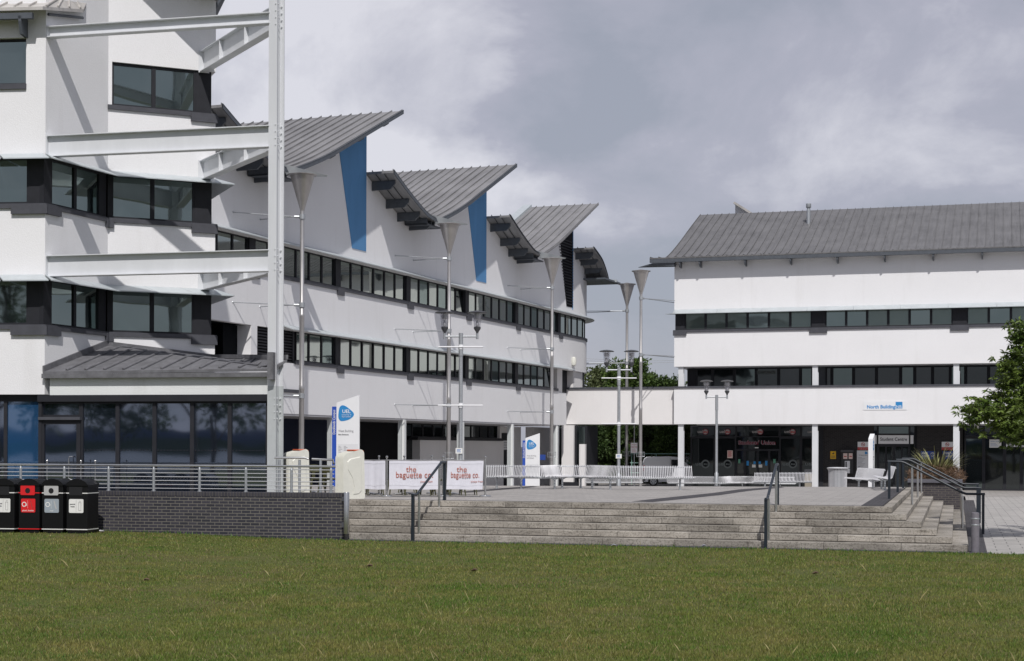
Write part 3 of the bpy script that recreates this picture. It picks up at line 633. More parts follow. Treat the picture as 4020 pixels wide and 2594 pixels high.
# fourth, rounded roof end
P4 = [(0,14.32),(.9,14.05),(1.7,13.75),(2.3,13.35),(2.75,12.95),(2.95,12.70)]
P4 = [(R0+3*PER+a*1.0-.05, z) for a, z in smoothprof(P4, 4)]
r4 = sheet(WS, P4, OV, -6, .10).build('roof', 'zinc_west', wb)
m_ = MB(); seams(m_, WS, P4, [OV-.03-.5*i for i in range(14)]); seams(m_, WS, P4, [OV+.02], .04, .06); seams(m_, WS, P4, [OV-.45,OV-.85], .02, .03, True); m_.build('seam', 'bracket_metal', r4)
for x in (.4, 1.4, 2.2): b_ = MB(); bracket(b_, WS, R0+3*PER+x, [13.98,13.72,13.3][[.4,1.4,2.2].index(x)]+.1, 1.12, .4); b_.build('roof_bracket', 'bracket_metal', wb)
MB().fbox(WS, R0+3*PER+1.9, R0+3*PER+5.2, -1.5, 1.4, 12.60, 12.70).build('valley_gutter', 'bracket_metal', wb)
MB().hexa([WS.pt(R0+3*PER+4.0,.9,12.62),WS.pt(R0+3*PER+6.3,.9,12.70),WS.pt(R0+3*PER+6.3,1.0,12.70),WS.pt(R0+3*PER+4.0,1.5,12.62),WS.pt(R0+3*PER+4.0,.9,12.78),WS.pt(R0+3*PER+6.3,.9,12.76),WS.pt(R0+3*PER+6.3,1.0,12.76),WS.pt(R0+3*PER+4.0,1.5,12.78)]).build('gutter_spout', 'canopy_metal', wb)
# gutter boxes and spouts in the valleys
for k in range(3):
    A = R0+k*PER
    m_ = MB(); m_.fbox(WS, A+3.9, A+5.6, .05, 1.15, 12.50, 12.56); m_.fbox(WS, A+3.9, A+4.0, .05, 1.15, 12.50, 12.85); m_.fbox(WS, A+5.3, A+5.4, .05, .9, 12.5, 12.85)
    m_.build('valley_gutter', 'bracket_metal', wb)
    m_ = MB(); m_.hexa([WS.pt(A+4.7,1.25,12.62),WS.pt(A+6.1,2.25,12.70),WS.pt(A+6.1,2.2,12.70),WS.pt(A+5.2,1.25,12.62),WS.pt(A+4.3,1.25,12.98),WS.pt(A+6.1,2.3,12.74),WS.pt(A+6.1,2.2,12.74),WS.pt(A+5.5,1.25,12.98)])
    m_.build('gutter_spout', 'canopy_metal', wb)
# blue tapering wall panels and the louvred one
for k in range(2):
    q = [WS.px(1400+x/2.2-0, 600+y/2.2) for x, y in ((945,455),(1130,300),(1107,1120),(1033,1103))]
    A = R0+k*PER; A1_ = R0+PER
    pts = [(p[0]-A1_+A, p[1]) for p in q]
    aR = A+PER-.06; zR = 10.0
    P = [(pts[0][0], prof(pts[0][0]-A)-.12)] + [(A+x, prof(x)-.12) for x in (12.2, 13.0)] + [(aR, prof(14.09)-.12), (aR, pts[2][1]), (pts[3][0], pts[3][1])]
    MB().prism(WS, P, 0.0, .025).build('blue_wall_panel', 'blue_render', wb)
q = [WS.px(1400+x/2.2, 600+y/2.2) for x, y in ((1745,795),(1862,680),(1862,1335),(1812,1325))]
A = R0+2*PER; lp0, lp1, lz0, lz1 = q[0][0], q[2][0], q[3][1], q[2][1]
m_ = MB(); m_.prism(WS, [(lp0, prof(lp0-A)-.14), (lp1, prof(lp1-A)-.14), (lp1, lz1), (q[3][0], lz0)], 0, .02); m_.build('louvre_panel', 'black_louvre', wb)
m_ = MB(); z = lz0+.15
while z < 14.6:
    t = min(1, max(0, (z-lz0)/(14.1-lz0))); aL = q[3][0]+(lp0-q[3][0])*t
    if z > prof(lp0-A)-.3: aL = lp0+(z-(prof(lp0-A)-.3))/.457
    if aL < lp1-.1: m_.fbox(WS, aL+.03, lp1-.03, .02, .07, z, z+.05)
    z += .17
m_.build('louvre_slats', 'dark_frame', wb)
MB().fbox(WS, lp1+.02, A+PER-.08, .0, .025, 10.6, 15.5).build('blue_wall_panel', 'blue_render', wb)
# canopies over the two window rows
def canopy_W(a0, a1, zw, root, o=.50, dz=.20):
    c = [a0]; x = a0
    while x < a1-.01: x = min(x+(1.78 if x < W.A1-1.8 else .6), a1); c.append(x)
    m_ = MB()
    for p, q in zip(c, c[1:]):
        m_.hexa([W.pt(p,.003,zw-.05),W.pt(q,.003,zw-.05),W.pt(q,o,zw-dz-.03),W.pt(p,o,zw-dz-.03),W.pt(p,.003,zw),W.pt(q,.003,zw),W.pt(q,o,zw-dz),W.pt(p,o,zw-dz)])
    return m_.build('canopy', 'canopy_metal', root)
canopy_W(-7, AE, 10.42, wb); canopy_W(-.0, 34.8, 7.10, wb)
# window rows
def window(F, a0, a1, z0, z1, root, glass, b=-.13, fr=.05, tilt=0, fmat='dark_frame'):
    m_ = MB(); m_.fbox(F, a0, a0+fr, b-.05, b+.04, z0, z1); m_.fbox(F, a1-fr, a1, b-.05, b+.04, z0, z1)
    m_.fbox(F, a0+fr, a1-fr, b-.05, b+.04, z0, z0+fr); m_.fbox(F, a0+fr, a1-fr, b-.05, b+.04, z1-fr, z1)
    w = m_.build('window', fmat, root)
    p = MB(); am = (a0+a1)/2; e = random.uniform(-.0035, .0035); q_ = random.uniform(-.002, .002)
    p.hexa([F.pt(a0+fr,b-.02-e,z0+fr),F.pt(a1-fr,b-.02+e,z0+fr),F.pt(a1-fr,b+.0+e,z0+fr),F.pt(a0+fr,b-e,z0+fr),F.pt(a0+fr,b-.02-e+q_-tilt,z1-fr),F.pt(a1-fr,b-.02+e+q_-tilt,z1-fr),F.pt(a1-fr,b+e+q_-tilt,z1-fr),F.pt(a0+fr,b-e+q_-tilt,z1-fr)])
    p.build('pane', glass, w); return w
PW = .46
m_sill = MB()
for row, (z0, z1, aS, aEnd) in enumerate(((WZ['s2'], 10.22, -6.9, AE), (WZ['s1'], 6.90, 1.15, 33.0))):
    k = -2
    while True:
        c = 5.0+7.12*k; k += 1
        if c > aEnd: break
        nxt = c+7.12
        if nxt < aS: continue
        if c > aS: 
            MB().fbox(W, c-PW/2-.1, c+PW/2-.1, -.2, -.03, z0, z1).build('window_pier', 'dark_frame', wb); m_sill.fbox(W, c-.30, c+.30, -.05, .075, z0-.34, z0-.02)
        g0, g1 = c+PW/2-.1, nxt-PW/2-.1; nn = 6
        for i in range(nn):
            a0, a1 = g0+(g1-g0)*i/nn, g0+(g1-g0)*(i+1)/nn
            if a0 < aS-.01 or a1 > aEnd: continue
            if row == 1 and a1 > 32.9: continue
            g = random.choice(['west_glass']*5+['window_glass'])
            window(W, a0, a1, z0, z1, wb, g, tilt=.10 if (row, k, i) in ((0,2,5),(1,4,4),(0,6,3)) else 0)
    m_sill.fbox(W, aS-.1, min(aEnd, AE), -.25, .06, z0-.15, z0); m_sill.build('sill', 'sill_metal', wb); m_sill = MB()
# first-floor left end: deep recess, white pier, louvred doors
m_ = MB(); m_.fbox(W, -6.6, -2.36, -1.2, -1.05, 3.6, 6.85); b1 = m_.build('louvre_panel', 'black_louvre', wb)
m_ = MB(); m_.fbox(W, -2.36, -1.9, -1.04, 0, 5.57, 6.9); m_.build('pier', 'white_render', wb)
m_ = MB(); m_.fbox(W, -1.86, 1.12, -.22, -.12, 4.55, 6.88); m_.build('louvre_door', 'black_louvre', wb)
m_ = MB(); z = 4.7
while z < 6.8: m_.fbox(W, -1.8, -.45, -.12, -.07, z, z+.05); m_.fbox(W, -.30, .98, -.12, -.07, z, z+.05); z += .115
m_.fbox(W, -.45, -.30, -.12, -.05, 4.55, 6.88); m_.fbox(W, .98, 1.12, -.12, -.05, 4.55, 6.88); m_.build('louvre_slats', 'dark_frame', wb)
MB().fbox(W, -1.9, 1.6, -.3, .08, 4.42, 4.55).build('sill', 'sill_metal', wb)
# first-floor right end: door recess and pier
MB().fbox(W, 33.2, 34.1, -.6, -.1, 5.5, 6.9).build('pier', 'cream_render', wb); MB().fbox(W, 36.3, 38.2, -.9, -.15, 5.5, 6.9).build('pier', 'cream_render', wb); MB().fbox(W, 33.2, 34.6, -.4, 0, 3.58, 5.5).build('parapet_end', 'white_render', wb)
MB().fbox(W, 34.1, 36.3, -.7, -.55, 5.5, 6.9).build('door', 'dark_frame', wb)
MB().fbox(W, 38.2, 38.6, -.35, -.1, 5.5, 6.9).build('window_pier', 'dark_frame', wb); MB().fbox(W, 40.2, 40.4, -.24, -.1, 5.5, 6.9).build('window_pier', 'dark_frame', wb)
MB().fbox(W, 38.6, 46, -.34, -.25, 5.5, 6.9).build('pane', 'window_glass', wb)
m_ = MB(); m_.lathe(W.pt(35.6, .12, 7.45), [(0,-.3),(.13,-.22),(.17,0),(.13,.22),(0,.3)], 14); m_.build('wall_lamp', 'plastic_white', wb, smooth=True)
# ground floor behind the columns
def gpost(u, w=.30):
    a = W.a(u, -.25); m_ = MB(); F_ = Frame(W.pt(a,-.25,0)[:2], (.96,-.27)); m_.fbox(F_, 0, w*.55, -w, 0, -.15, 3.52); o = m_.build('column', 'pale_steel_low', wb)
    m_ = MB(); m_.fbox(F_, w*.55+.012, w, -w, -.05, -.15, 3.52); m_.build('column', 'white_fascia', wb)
for u in (1284, 1562, 1793, 1991, 2168): gpost(u)
G = Frame(W.pt(0, -3.6, 0)[:2], W.e)
ga = lambda u: W.a(u, -3.6)
m_ = MB(); m_.fbox(G, ga(900), ga(1300), -.1, 0, -.15, 3.5); m_.build('entrance_screen', 'navy_panel', wb)
m_ = MB(); m_.fbox(G, ga(1300), ga(1600), -.5, -.4, -.15, 3.5); m_.build('entrance_opening', 'black_louvre', wb)
aL, aR = ga(1632), ga(1962)
m_ = MB(); m_.fbox(G, aL, aR, -.2, .25, -.15, 2.62); m_.fbox(G, aR, ga(2045), -.2, 0, -.15, 3.5); m_.build('ground_floor_wall', 'cream_render', wb)
MB().fbox(G, aL-.5, aR-.3, -.15, .35, 2.62, 2.78).build('sill', 'dark_frame', wb)
nn = 9
for i in range(nn):
    a0, a1 = aL-.5+(aR-aL)*i/nn, aL-.5+(aR-aL)*(i+1)/nn
    window(G, a0, a1, 2.78, 3.5, wb, 'dark_glass', b=-.0)
m_ = MB(); m_.fbox(G, ga(1600), aL, -.3, -.2, -.15, 3.5); m_.build('entrance_screen', 'dark_glass', wb)
m_ = MB(); m_.fbox(G, ga(1962)+.3, ga(2000), 0, .06, -.15, 3.1); m_.build('door', 'dark_frame', wb)
m_ = MB(); m_.fbox(G, ga(2045), ga(2150), .3, .8, -.15, 3.5); m_.build('ground_floor_wall', 'cream_render', wb)
m_ = MB(); m_.fbox(G, ga(2150), ga(2215), .2, .6, -.15, 3.5); m_.build('door', 'dark_frame', wb)
# end pier block under the link bridge
EP = Frame(ptd(2205, 1700, 96)[:2], (.955, -.296))
m_ = MB(); m_.fbox(EP, 0, .75, -3, 0, .15, 3.6); m_.build('ground_floor_wall', 'cream_render', wb)
m_ = MB(); m_.fbox(EP, -.02, 1.55, -3, .02, -.15, .15); m_.fbox(EP, .75, 1.5, -3, -.25, .15, 3.58); m_.build('window', 'dark_frame', wb)
m_ = MB(); m_.fbox(EP, .9, 1.4, -.25, -.2, .3, 3.5); m_.build('pane', 'window_glass_dim', wb)
m_ = MB(); m_.fbox(EP, 1.25, 1.6, .2, .55, -.1, 2.45); m_.build('pillar', 'cream_render', wb)

# ================================================================== NORTH BUILDING + link
nb = thing('campus_building', 'white block with long grey ribbed roof on the right behind the benches', 'building', (20, 92, -.15))
LN = 34
m_ = MB()
m_.fbox(NF, 0, LN, -.3, 0, 3.66, 5.78); m_.fbox(NF, .003, LN, -14, 0, 7.07, 9.15); m_.fbox(NF, .003, LN, -14, 0, 10.32, 13.42); m_.fbox(NF, .0, LN, -14, -.32, 9.15, 10.32)
m_.build('wall', 'white_render', nb)
m_ = MB(); m_.fbox(NF, -12.6, -.003, -.75, -.45, 3.66, 5.78); m_.fbox(NF, -12.6, 0, -3.6, -.752, 3.66, 4.0); m_.build('link_bridge', 'cream_render', nb)
m_ = MB(); m_.fbox(NF, -12.7, .05, -.80, -.38, 5.78, 5.90); m_.fbox(NF, -.05, LN, -.35, .06, 5.78, 5.90); m_.build('parapet_coping', 'sill_metal', nb)
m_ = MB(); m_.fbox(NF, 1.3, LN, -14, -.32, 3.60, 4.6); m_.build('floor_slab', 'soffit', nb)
# roof
NP = [(.72,13.50),(.2,13.53),(-.6,13.58),(-2.2,13.70),(-3.6,13.95),(-5.6,14.55),(-8.6,15.65),(-12.1,17.02),(-15.6,18.35)]
NPs = smoothprof(NP, 3)
A0, A1x = -1.35, 33.5
m_ = MB(); vs = []
for b, z in NPs: vs += [NF.pt(A0,b,z),NF.pt(A1x,b,z),NF.pt(A0,b,z-.09),NF.pt(A1x,b,z-.09)]
n = len(NPs); fs = [(0,1,3,2)]
for i in range(n-1): k = 4*i; fs += [(k,k+4,k+5,k+1),(k+2,k+3,k+7,k+6),(k,k+2,k+6,k+4),(k+1,k+5,k+7,k+3)]
nroof = m_.add(vs, fs).build('roof', 'zinc_north', nb)
m_ = MB(); a = A0+.03
while a < A1x:
    vs = []
    for b, z in NPs: vs += [NF.pt(a-.012,b,z),NF.pt(a+.012,b,z),NF.pt(a-.012,b,z+.06),NF.pt(a+.012,b,z+.06)]
    fs = [(0,1,3,2)]
    for i in range(n-1): k = 4*i; fs += [(k+2,k+6,k+7,k+3),(k,k+2,k+6,k+4),(k+1,k+5,k+7,k+3)]
    m_.add(vs, fs); a += .5
m_.build('seam', 'zinc_north', nroof)
m_ = MB(); m_.fbox(NF, A0+.02, A1x, -3.28, -3.22, 13.85, 13.96); m_.build('ridge_guard', 'lead', nroof)
m_ = MB(); m_.fbox(NF, A0, A1x, .50, .72, 13.22, 13.44); m_.build('eaves_beam', 'bracket_metal', nb)
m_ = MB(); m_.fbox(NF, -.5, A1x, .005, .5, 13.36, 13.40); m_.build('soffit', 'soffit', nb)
for u in (2660, 2738, 2915, 3092, 3274, 3459, 3648, 3839, 4040):
    a = NF.a(u); m_ = MB(); bracket(m_, NF, a+.2, 13.36, .68, .46, .30, .07); m_.build('roof_bracket', 'bracket_metal', nb)
m_ = MB(); m_.hexa([NF.pt(-1.2,.6,13.1),NF.pt(.1,.6,13.0),NF.pt(.1,.05,13.0),NF.pt(-2.1,.4,12.98),NF.pt(-1.2,.6,13.2),NF.pt(.1,.6,13.2),NF.pt(.1,.05,13.2),NF.pt(-2.1,.4,13.01)]); m_.build('gutter_spout', 'bracket_metal', nb)
# rooftop fin and flue
FI = Frame(ptd(2886, 840, 112)[:2], (.955, -.296))
m_ = MB(); m_.prism(FI, [(0,16.5),(0,19.5),(.05,19.5),(1.15,18.75),(1.15,16.5)], -3, 0); m_.build('rooftop_fin', 'white_render', nb)
m_ = MB(); m_.prism(FI, [(-.06,19.52),(.05,19.62),(1.5,18.66),(1.4,18.55)], -3.1, .6); m_.build('fin_roof', 'zinc_light', nb)
p = NF.pt(NF.a(3171, -12), -12, 0); m_ = MB(); m_.lathe((p[0],p[1],0), [(.13,16.0),(.13,17.85),(.11,17.86),(.11,18.0),(.16,18.0),(.17,18.02),(.17,18.25),(.15,18.27)], 16); m_.build('flue', 'galvanised', nb, smooth=True)
# upper windows
m_ = MB(); a = -.0
cc = [x for x in (0.0,)]
o = .5
m_ = MB(); x = 0.0
while x < LN:
    x2 = min(x+2.62, LN); m_.hexa([NF.pt(x,.003,10.40),NF.pt(x2-.012,.003,10.40),NF.pt(x2-.012,o,10.17),NF.pt(x,o,10.17),NF.pt(x,.003,10.46),NF.pt(x2-.012,.003,10.46),NF.pt(x2-.012,o,10.2),NF.pt(x,o,10.2)]); x = x2
m_.hexa([NF.pt(0,-3,10.40),NF.pt(0,.003,10.40),NF.pt(0,o,10.17),NF.pt(-.5,.3,10.17),NF.pt(0,-3,10.46),NF.pt(0,.003,10.46),NF.pt(0,o,10.2),NF.pt(-.5,.3,10.2)])
m_.build('canopy', 'canopy_metal', nb)
m_ = MB(); m_.fbox(NF, -.06, LN, -.2, .07, 9.10, 9.24)
for k in range(0, 5):
    c = .26+7.87*k
    if k == 0: a0, a1 = .06, .62
    else: a0, a1 = c-.05+.0, c+.82-.1
    MB().fbox(NF, a0, a1, -.3, -.02, 9.24, 10.32).build('window_pier', 'dark_frame', nb); m_.fbox(NF, a0-.12, a1+.12, -.1, .10, 8.92, 9.2)
    g0, g1 = a1, .26+7.87*(k+1)-.05
    for i in range(6):
        if g0+(g1-g0)*(i+1)/6 < LN: window(NF, g0+(g1-g0)*i/6, g0+(g1-g0)*(i+1)/6, 9.24, 10.32, nb, random.choice(['pale_glass','pale_glass','pale_glass','window_glass']), fr=.07)
m_.build('sill', 'sill_metal', nb)
# first floor gallery
RB = -2.0
z0, z1 = 5.0, 7.07
aw = NF.a(2697, RB)
fr_px = [2697, 2732, 2797, 2882, 2968, 3056, 3142, 3190, 3240, 3265, 3350, 3440, 3535, 3590, 3660, 3730, 3790, 3880, 3980, 4080]
for i in range(len(fr_px)-1):
    a0, a1 = NF.a(fr_px[i], RB), NF.a(fr_px[i+1], RB)
    if i in (7, 0): MB().fbox(NF, a0, a1, RB-.2, RB, 4.6, z1-.002).build('gallery_wall', 'bracket_metal' if i else 'dark_frame', nb)
    else: window(NF, a0, a1, 4.7, z1-.01, nb, 'dark_glass' if i%3 else 'window_glass_dim', b=RB+.02, fr=.09)
# gallery and arcade columns
for u in (2662, 3188, 3742):
    a = NF.a(u, -.12)
    for q0, q1 in ((-.15, 3.66), (5.2, 7.06)):
        m_ = MB(); m_.fbox(NF, a, a+.31, -.36, -.12, q0, q1); m_.fbox(NF, a+.312, a+.345, -.30, -.18, q0, q1-.4); m_.build('column', 'pale_steel', nb)
# ground floor, bay 1: glazed students' union front
GB = -2.6
GF = Frame(NF.pt(0, GB, 0)[:2], NF.e)
g = lambda u: NF.a(u, GB)
gz0 = -.15
def mull(us, w, z0, z1, b0=-.03, b1=.05):
    m_ = MB()
    for u in us: a = g(u); m_.fbox(GF, a-w/2, a+w/2, b0, b1, z0, z1)
    return m_
def zpx(v, u=3000): return NF.px(u, v, GB)[1]
zt = 3.60
ztr = zpx(1716); zdoor = zpx(1762)
us = [2711, 2807, 2890, 3060, 3144, 3192]
for i in range(len(us)-1):
    a0, a1 = g(us[i]), g(us[i+1])
    window(GF, a0, a1, ztr, zt, nb, 'dark_glass', b=0, fr=.06)
    if i != 2: window(GF, a0, a1, gz0, ztr, nb, 'dark_glass', b=0, fr=.08)
a0, a1 = g(2890), g(3060)
m_ = MB(); m_.fbox(GF, a0, a1, -.1, .06, zdoor-.12, zdoor); 
for u in (2890, 2925, 2975, 3020, 3060): m_.fbox(GF, g(u)-.06, g(u)+.06, -.05, .05, gz0, zdoor-.12)
m_.build('door_frame', 'dark_frame', nb)
MB().fbox(GF, a0, a1, -.06, -.02, gz0, ztr).build('door_glazing', 'dark_glass', nb)
m_ = MB(); m_.fbox(GF, a0, a1, -.06, -.03, zdoor, ztr); m_.build('transom_panel', 'window_glass_dim', nb)
# frosted band and bay-2 brick wall
for p, q in ((2722, 2800), (2818, 2884), (3068, 3136), (3152, 3186)): MB().fbox(GF, g(p), g(q), .012, .016, zpx(1900), zpx(1822)).build('frosted_film', 'film_grey', nb)
MB().fbox(GF, g(3232), g(3430), -.5, 0, gz0, zt).build('brick_wall', 'dark_brick', nb); MB().fbox(GF, g(3600), g(3780), -.5, 0, gz0, zt).build('brick_wall', 'dark_brick', nb)
m_ = MB(); m_.fbox(GF, g(3192), g(3232), -.1, .05, gz0, zt); m_.build('door_frame', 'dark_frame', nb)
# student centre doors
for (p, q) in ((3445, 3570), ): window(GF, g(p), g(q), zpx(1705), zt, nb, 'window_glass_dim', b=-.1, fr=.06)
window(GF, g(3415), g(3445), gz0, zt, nb, 'dark_glass', b=-.1, fr=.05); window(GF, g(3570), g(3592), gz0, zt, nb, 'dark_glass', b=-.1, fr=.05)
m_ = MB(); zd2 = zpx(1760, 3500); m_.fbox(GF, g(3445), g(3570), -.15, -.02, zpx(1742, 3500), zd2+.1)
m_.fbox(GF, g(3430), g(3600), -.25, -.16, gz0, zt)
for u in (3448, 3478, 3510, 3540, 3568): m_.fbox(GF, g(u)-.05, g(u)+.05, -.15, -.05, gz0, zpx(1742, 3500))
m_.build('door_frame', 'dark_frame', nb)
MB().fbox(GF, g(3448), g(3568), -.14, -.11, gz0, zpx(1745, 3500)).build('door_glazing', 'dark_glass', nb)
# bay 3 glazing
us = [3786, 3862, 3944, 4010, 4080]
zt3, zm3 = zt, zpx(1716, 3900)
for i in range(4):
    window(GF, g(us[i]), g(us[i+1]), zm3, zt, nb, 'dark_glass', b=0, fr=.07); window(GF, g(us[i]), g(us[i+1]), gz0, zm3, nb, 'dark_glass' if i != 0 else 'window_glass_dim', b=0, fr=.09)
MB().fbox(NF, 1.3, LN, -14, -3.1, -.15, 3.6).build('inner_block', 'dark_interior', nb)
m_ = MB(); m_.lathe(NF.pt(NF.a(3833,-1.5),-1.5,3.35), [(.05,0),(.14,.05),(.12,.25)], 12); m_.build('ceiling_light', 'label_white', nb)
# ================================================================== LEFT BLOCK (near, with steel frame)
lb = thing('campus_building', 'near white block on the left with dark strip windows and a pale steel frame', 'building', (-11, 46, TZ))
C0, C1, C2 = (-12.85, 43.4), (-11.82, 46.1), (-8.93, 47.4)
F0 = Frame(C0, (1, -.107)); F1 = Frame(C0, (C1[0]-C0[0], C1[1]-C0[1])); F2 = Frame(C1, (C2[0]-C1[0], C2[1]-C1[1]))
L1 = math.dist(C0, C1); L2 = math.dist(C1, C2)
C3 = (-11.6, 53.5)
F3 = Frame(C2, (C3[0]-C2[0], C3[1]-C2[1]))
n0, n1, n2, n3 = F0.n, F1.n, F2.n, F3.n
WL = F0.pt(-16, 0, 0)[:2]
def off(o):   # plan outline offset outwards by o
    P = [WL, C0, C1, C2, C3]; Fs = [F0, F1, F2, F3]; R_ = [(WL[0]+n0[0]*o, WL[1]+n0[1]*o)]
    for i in (1, 2, 3):
        a, b = Fs[i-1], Fs[i]; p = (P[i][0]+a.n[0]*o, P[i][1]+a.n[1]*o); q = (P[i][0]+b.n[0]*o, P[i][1]+b.n[1]*o)
        d = a.e[0]*b.e[1]-a.e[1]*b.e[0]; t = ((q[0]-p[0])*b.e[1]-(q[1]-p[1])*b.e[0])/d; R_.append((p[0]+a.e[0]*t, p[1]+a.e[1]*t))
    R_.append((P[4][0]+n3[0]*o, P[4][1]+n3[1]*o)); return R_
def ringwall(mb, o0, o1, z0, z1):
    A, B = off(o0), off(o1); n = len(A)
    for i in range(n-1): mb.hexa([(*A[i],z0),(*A[i+1],z0),(*B[i+1],z0),(*B[i],z0),(*A[i],z1),(*A[i+1],z1),(*B[i+1],z1),(*B[i],z1)])
    return mb
def body(mb, z0, z1, o=0): P = off(o)+[(-20, 60), (-29, 60)]; return mb.hprism(P, z0, z1)
ZS = (3.70, 5.52, 6.92, 8.85, 10.25, 12.2, 13.52)
m_ = MB(); body(m_, 3.70, 5.52); body(m_, 6.92, 8.85); body(m_, 10.25, 12.2); m_.build('wall', 'white_render', lb)
m_ = MB()
# top storey walls: solid except window openings on F0 and F2
body(m_, 13.52, 19.0); m_.build('wall', 'white_render', lb)
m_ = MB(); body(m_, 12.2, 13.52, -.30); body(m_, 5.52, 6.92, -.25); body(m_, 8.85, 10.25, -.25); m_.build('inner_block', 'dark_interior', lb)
# infill of the top storey beside the windows
a2L, a2R = F2.a(435), F2.a(823)
m_ = MB(); m_.fbox(F0, F0.a(97), 0, -.29, 0, 12.2, 13.52); m_.build('wall_pier', 'white_render', lb)
m_ = MB(); m_.fbox(F1, 0, L1, -.29, -.0, 12.2, 13.52); m_.build('wall_pier', 'white_render', lb)
m_ = MB(); m_.fbox(F2, 0, a2L, -.29, -.0, 12.2, 13.52); m_.build('wall_pier', 'white_render', lb)
m_ = MB(); m_.fbox(F0, -16, -7, -.29, 0, 12.2, 13.52); m_.build('wall_pier', 'white_render', lb)
window(F0, -7, F0.a(97), 12.25, 13.5, lb, 'window_glass', b=-.15)
aa = [a2L, F2.a(600), F2.a(765)]
window(F2, aa[0], aa[1], 12.25, 13.5, lb, 'window_glass', b=-.10, fr=.06); window(F2, aa[1], aa[2], 12.25, 13.5, lb, 'window_glass', b=-.10, fr=.06)
m_ = MB(); m_.fbox(F2, aa[2], L2-.12, -.29, -.05, 12.2, 13.51); m_.build('window_pier', 'dark_frame', lb)
m_ = MB(); m_.fbox(F2, -.02, L2+.02, -.2, .06, 12.12, 12.25); m_.fbox(F2, L2-.75, L2+.06, -.2, .09, 11.98, 12.2); m_.build('sill', 'sill_metal', lb)
m_ = MB(); m_.fbox(F0, -7, F0.a(99), -.2, .06, 12.10, 12.25); m_.build('sill', 'sill_metal', lb)
# two window storeys
for z0, z1 in ((5.52, 6.90), (8.85, 10.23)):
    x0 = F0.a(106)
    window(F0, x0-2.4, x0-1.2, z0+.1, z1, lb, 'window_glass', b=-.1, fr=.06); window(F0, x0-1.2, x0, z0+.1, z1, lb, 'window_glass', b=-.1, fr=.06); window(F0, x0-3.6, x0-2.4, z0+.1, z1, lb, 'window_glass', b=-.1, fr=.06)
    m_ = MB(); m_.fbox(F0, x0, -.06, -.24, -.05, z0, z1); m_.build('window_pier', 'dark_frame', lb)
    w = [F1.a(u) for u in (203, 300, 397)]
    m_ = MB(); m_.fbox(F1, .0, w[0], -.24, -.05, z0, z1); m_.build('window_pier', 'dark_frame', lb)
    window(F1, w[0], w[1], z0+.1, z1, lb, 'window_glass', b=-.1, fr=.06); window(F1, w[1], w[2], z0+.1, z1, lb, 'window_glass', b=-.1, fr=.06)
    m_ = MB(); m_.fbox(F1, w[2], L1, -.24, -.06, z0, z1); m_.fbox(F2, 0, .1, -.24, -.06, z0, z1); m_.build('window_pier', 'dark_frame', lb)
    w = [F2.a(u) for u in (435, 597, 762)]
    m_ = MB(); m_.fbox(F2, .1, w[0], -.24, -.06, z0, z1); m_.build('window_pier', 'dark_frame', lb)
    window(F2, w[0], w[1], z0+.1, z1, lb, 'window_glass', b=-.1, fr=.06); window(F2, w[1], w[2], z0+.1, z1, lb, 'window_glass', b=-.1, fr=.06)
    m_ = MB(); m_.fbox(F2, w[2], L2-.1, -.24, -.05, z0, z1); m_.build('window_pier', 'dark_frame', lb)
    m_ = MB(); ringwall(m_, -.24, .055, z0-.03, z0+.10)
    m_.fbox(F0, -.95, .09, -.1, .09, z0-.19, z0+.06); m_.fbox(F1, -.06, .62, -.1, .09, z0-.19, z0+.06); m_.fbox(F1, L1-.12, L1, -.1, .09, z0-.19, z0+.06); m_.fbox(F2, 0, .16, -.1, .09, z0-.19, z0+.06); m_.fbox(F2, L2-.72, L2+.06, -.1, .09, z0-.19, z0+.06)
    m_.build('sill', 'sill_metal', lb)
    # canopy
    m_ = MB(); A, B = off(.003), off(.48); zt_, zb_ = z1+.10, z1-.10
    seg = [(A[i], B[i], A[i+1], B[i+1]) for i in range(4)]
    for i, (p, q, r_, s_) in enumerate(seg):
        k = 3 if i in (1, 2) else (12 if i == 0 else 4)
        for j in range(k):
            t0, t1 = j/k, (j+1)/k-.004
            L = lambda P, Q, t: (P[0]+(Q[0]-P[0])*t, P[1]+(Q[1]-P[1])*t)
            a_, b_, c_, d_ = L(p,r_,t0), L(p,r_,t1), L(q,s_,t1), L(q,s_,t0)
            m_.hexa([(*a_,zt_-.05),(*b_,zt_-.05),(*c_,zb_-.03),(*d_,zb_-.03),(*a_,zt_),(*b_,zt_),(*c_,zb_),(*d_,zb_)])
    m_.build('canopy', 'canopy_metal', lb)
# upper roofs (only their eaves reach into the picture)
def tilted_sheet(F, a0, a1, b0, b1, z00, z10, z01, z11, mt, root, nm='roof', seamstep=.42, along='b'):
    m_ = MB(); m_.hexa([F.pt(a0,b0,z00-.09),F.pt(a1,b0,z10-.09),F.pt(a1,b1,z11-.09),F.pt(a0,b1,z01-.09),F.pt(a0,b0,z00),F.pt(a1,b0,z10),F.pt(a1,b1,z11),F.pt(a0,b1,z01)])
    r = m_.build(nm, mt, root); m_ = MB()
    a = a0+.03
    while a < a1:
        t = (a-a0)/(a1-a0); zA = z00+(z10-z00)*t; zB = z01+(z11-z01)*t
        m_.hexa([F.pt(a-.02,b0,zA),F.pt(a+.02,b0,zA),F.pt(a+.02,b1,zB),F.pt(a-.02,b1,zB),F.pt(a-.02,b0,zA+.06),F.pt(a+.02,b0,zA+.06),F.pt(a+.02,b1,zB+.06),F.pt(a-.02,b1,zB+.06)]); a += seamstep
    m_.build('seam', mt, r); return r
b0_ = .50
tilted_sheet(F0, -15, .12, b0_, -3.5, 14.28, 14.22, 16.2, 16.15, 'zinc_light', lb)
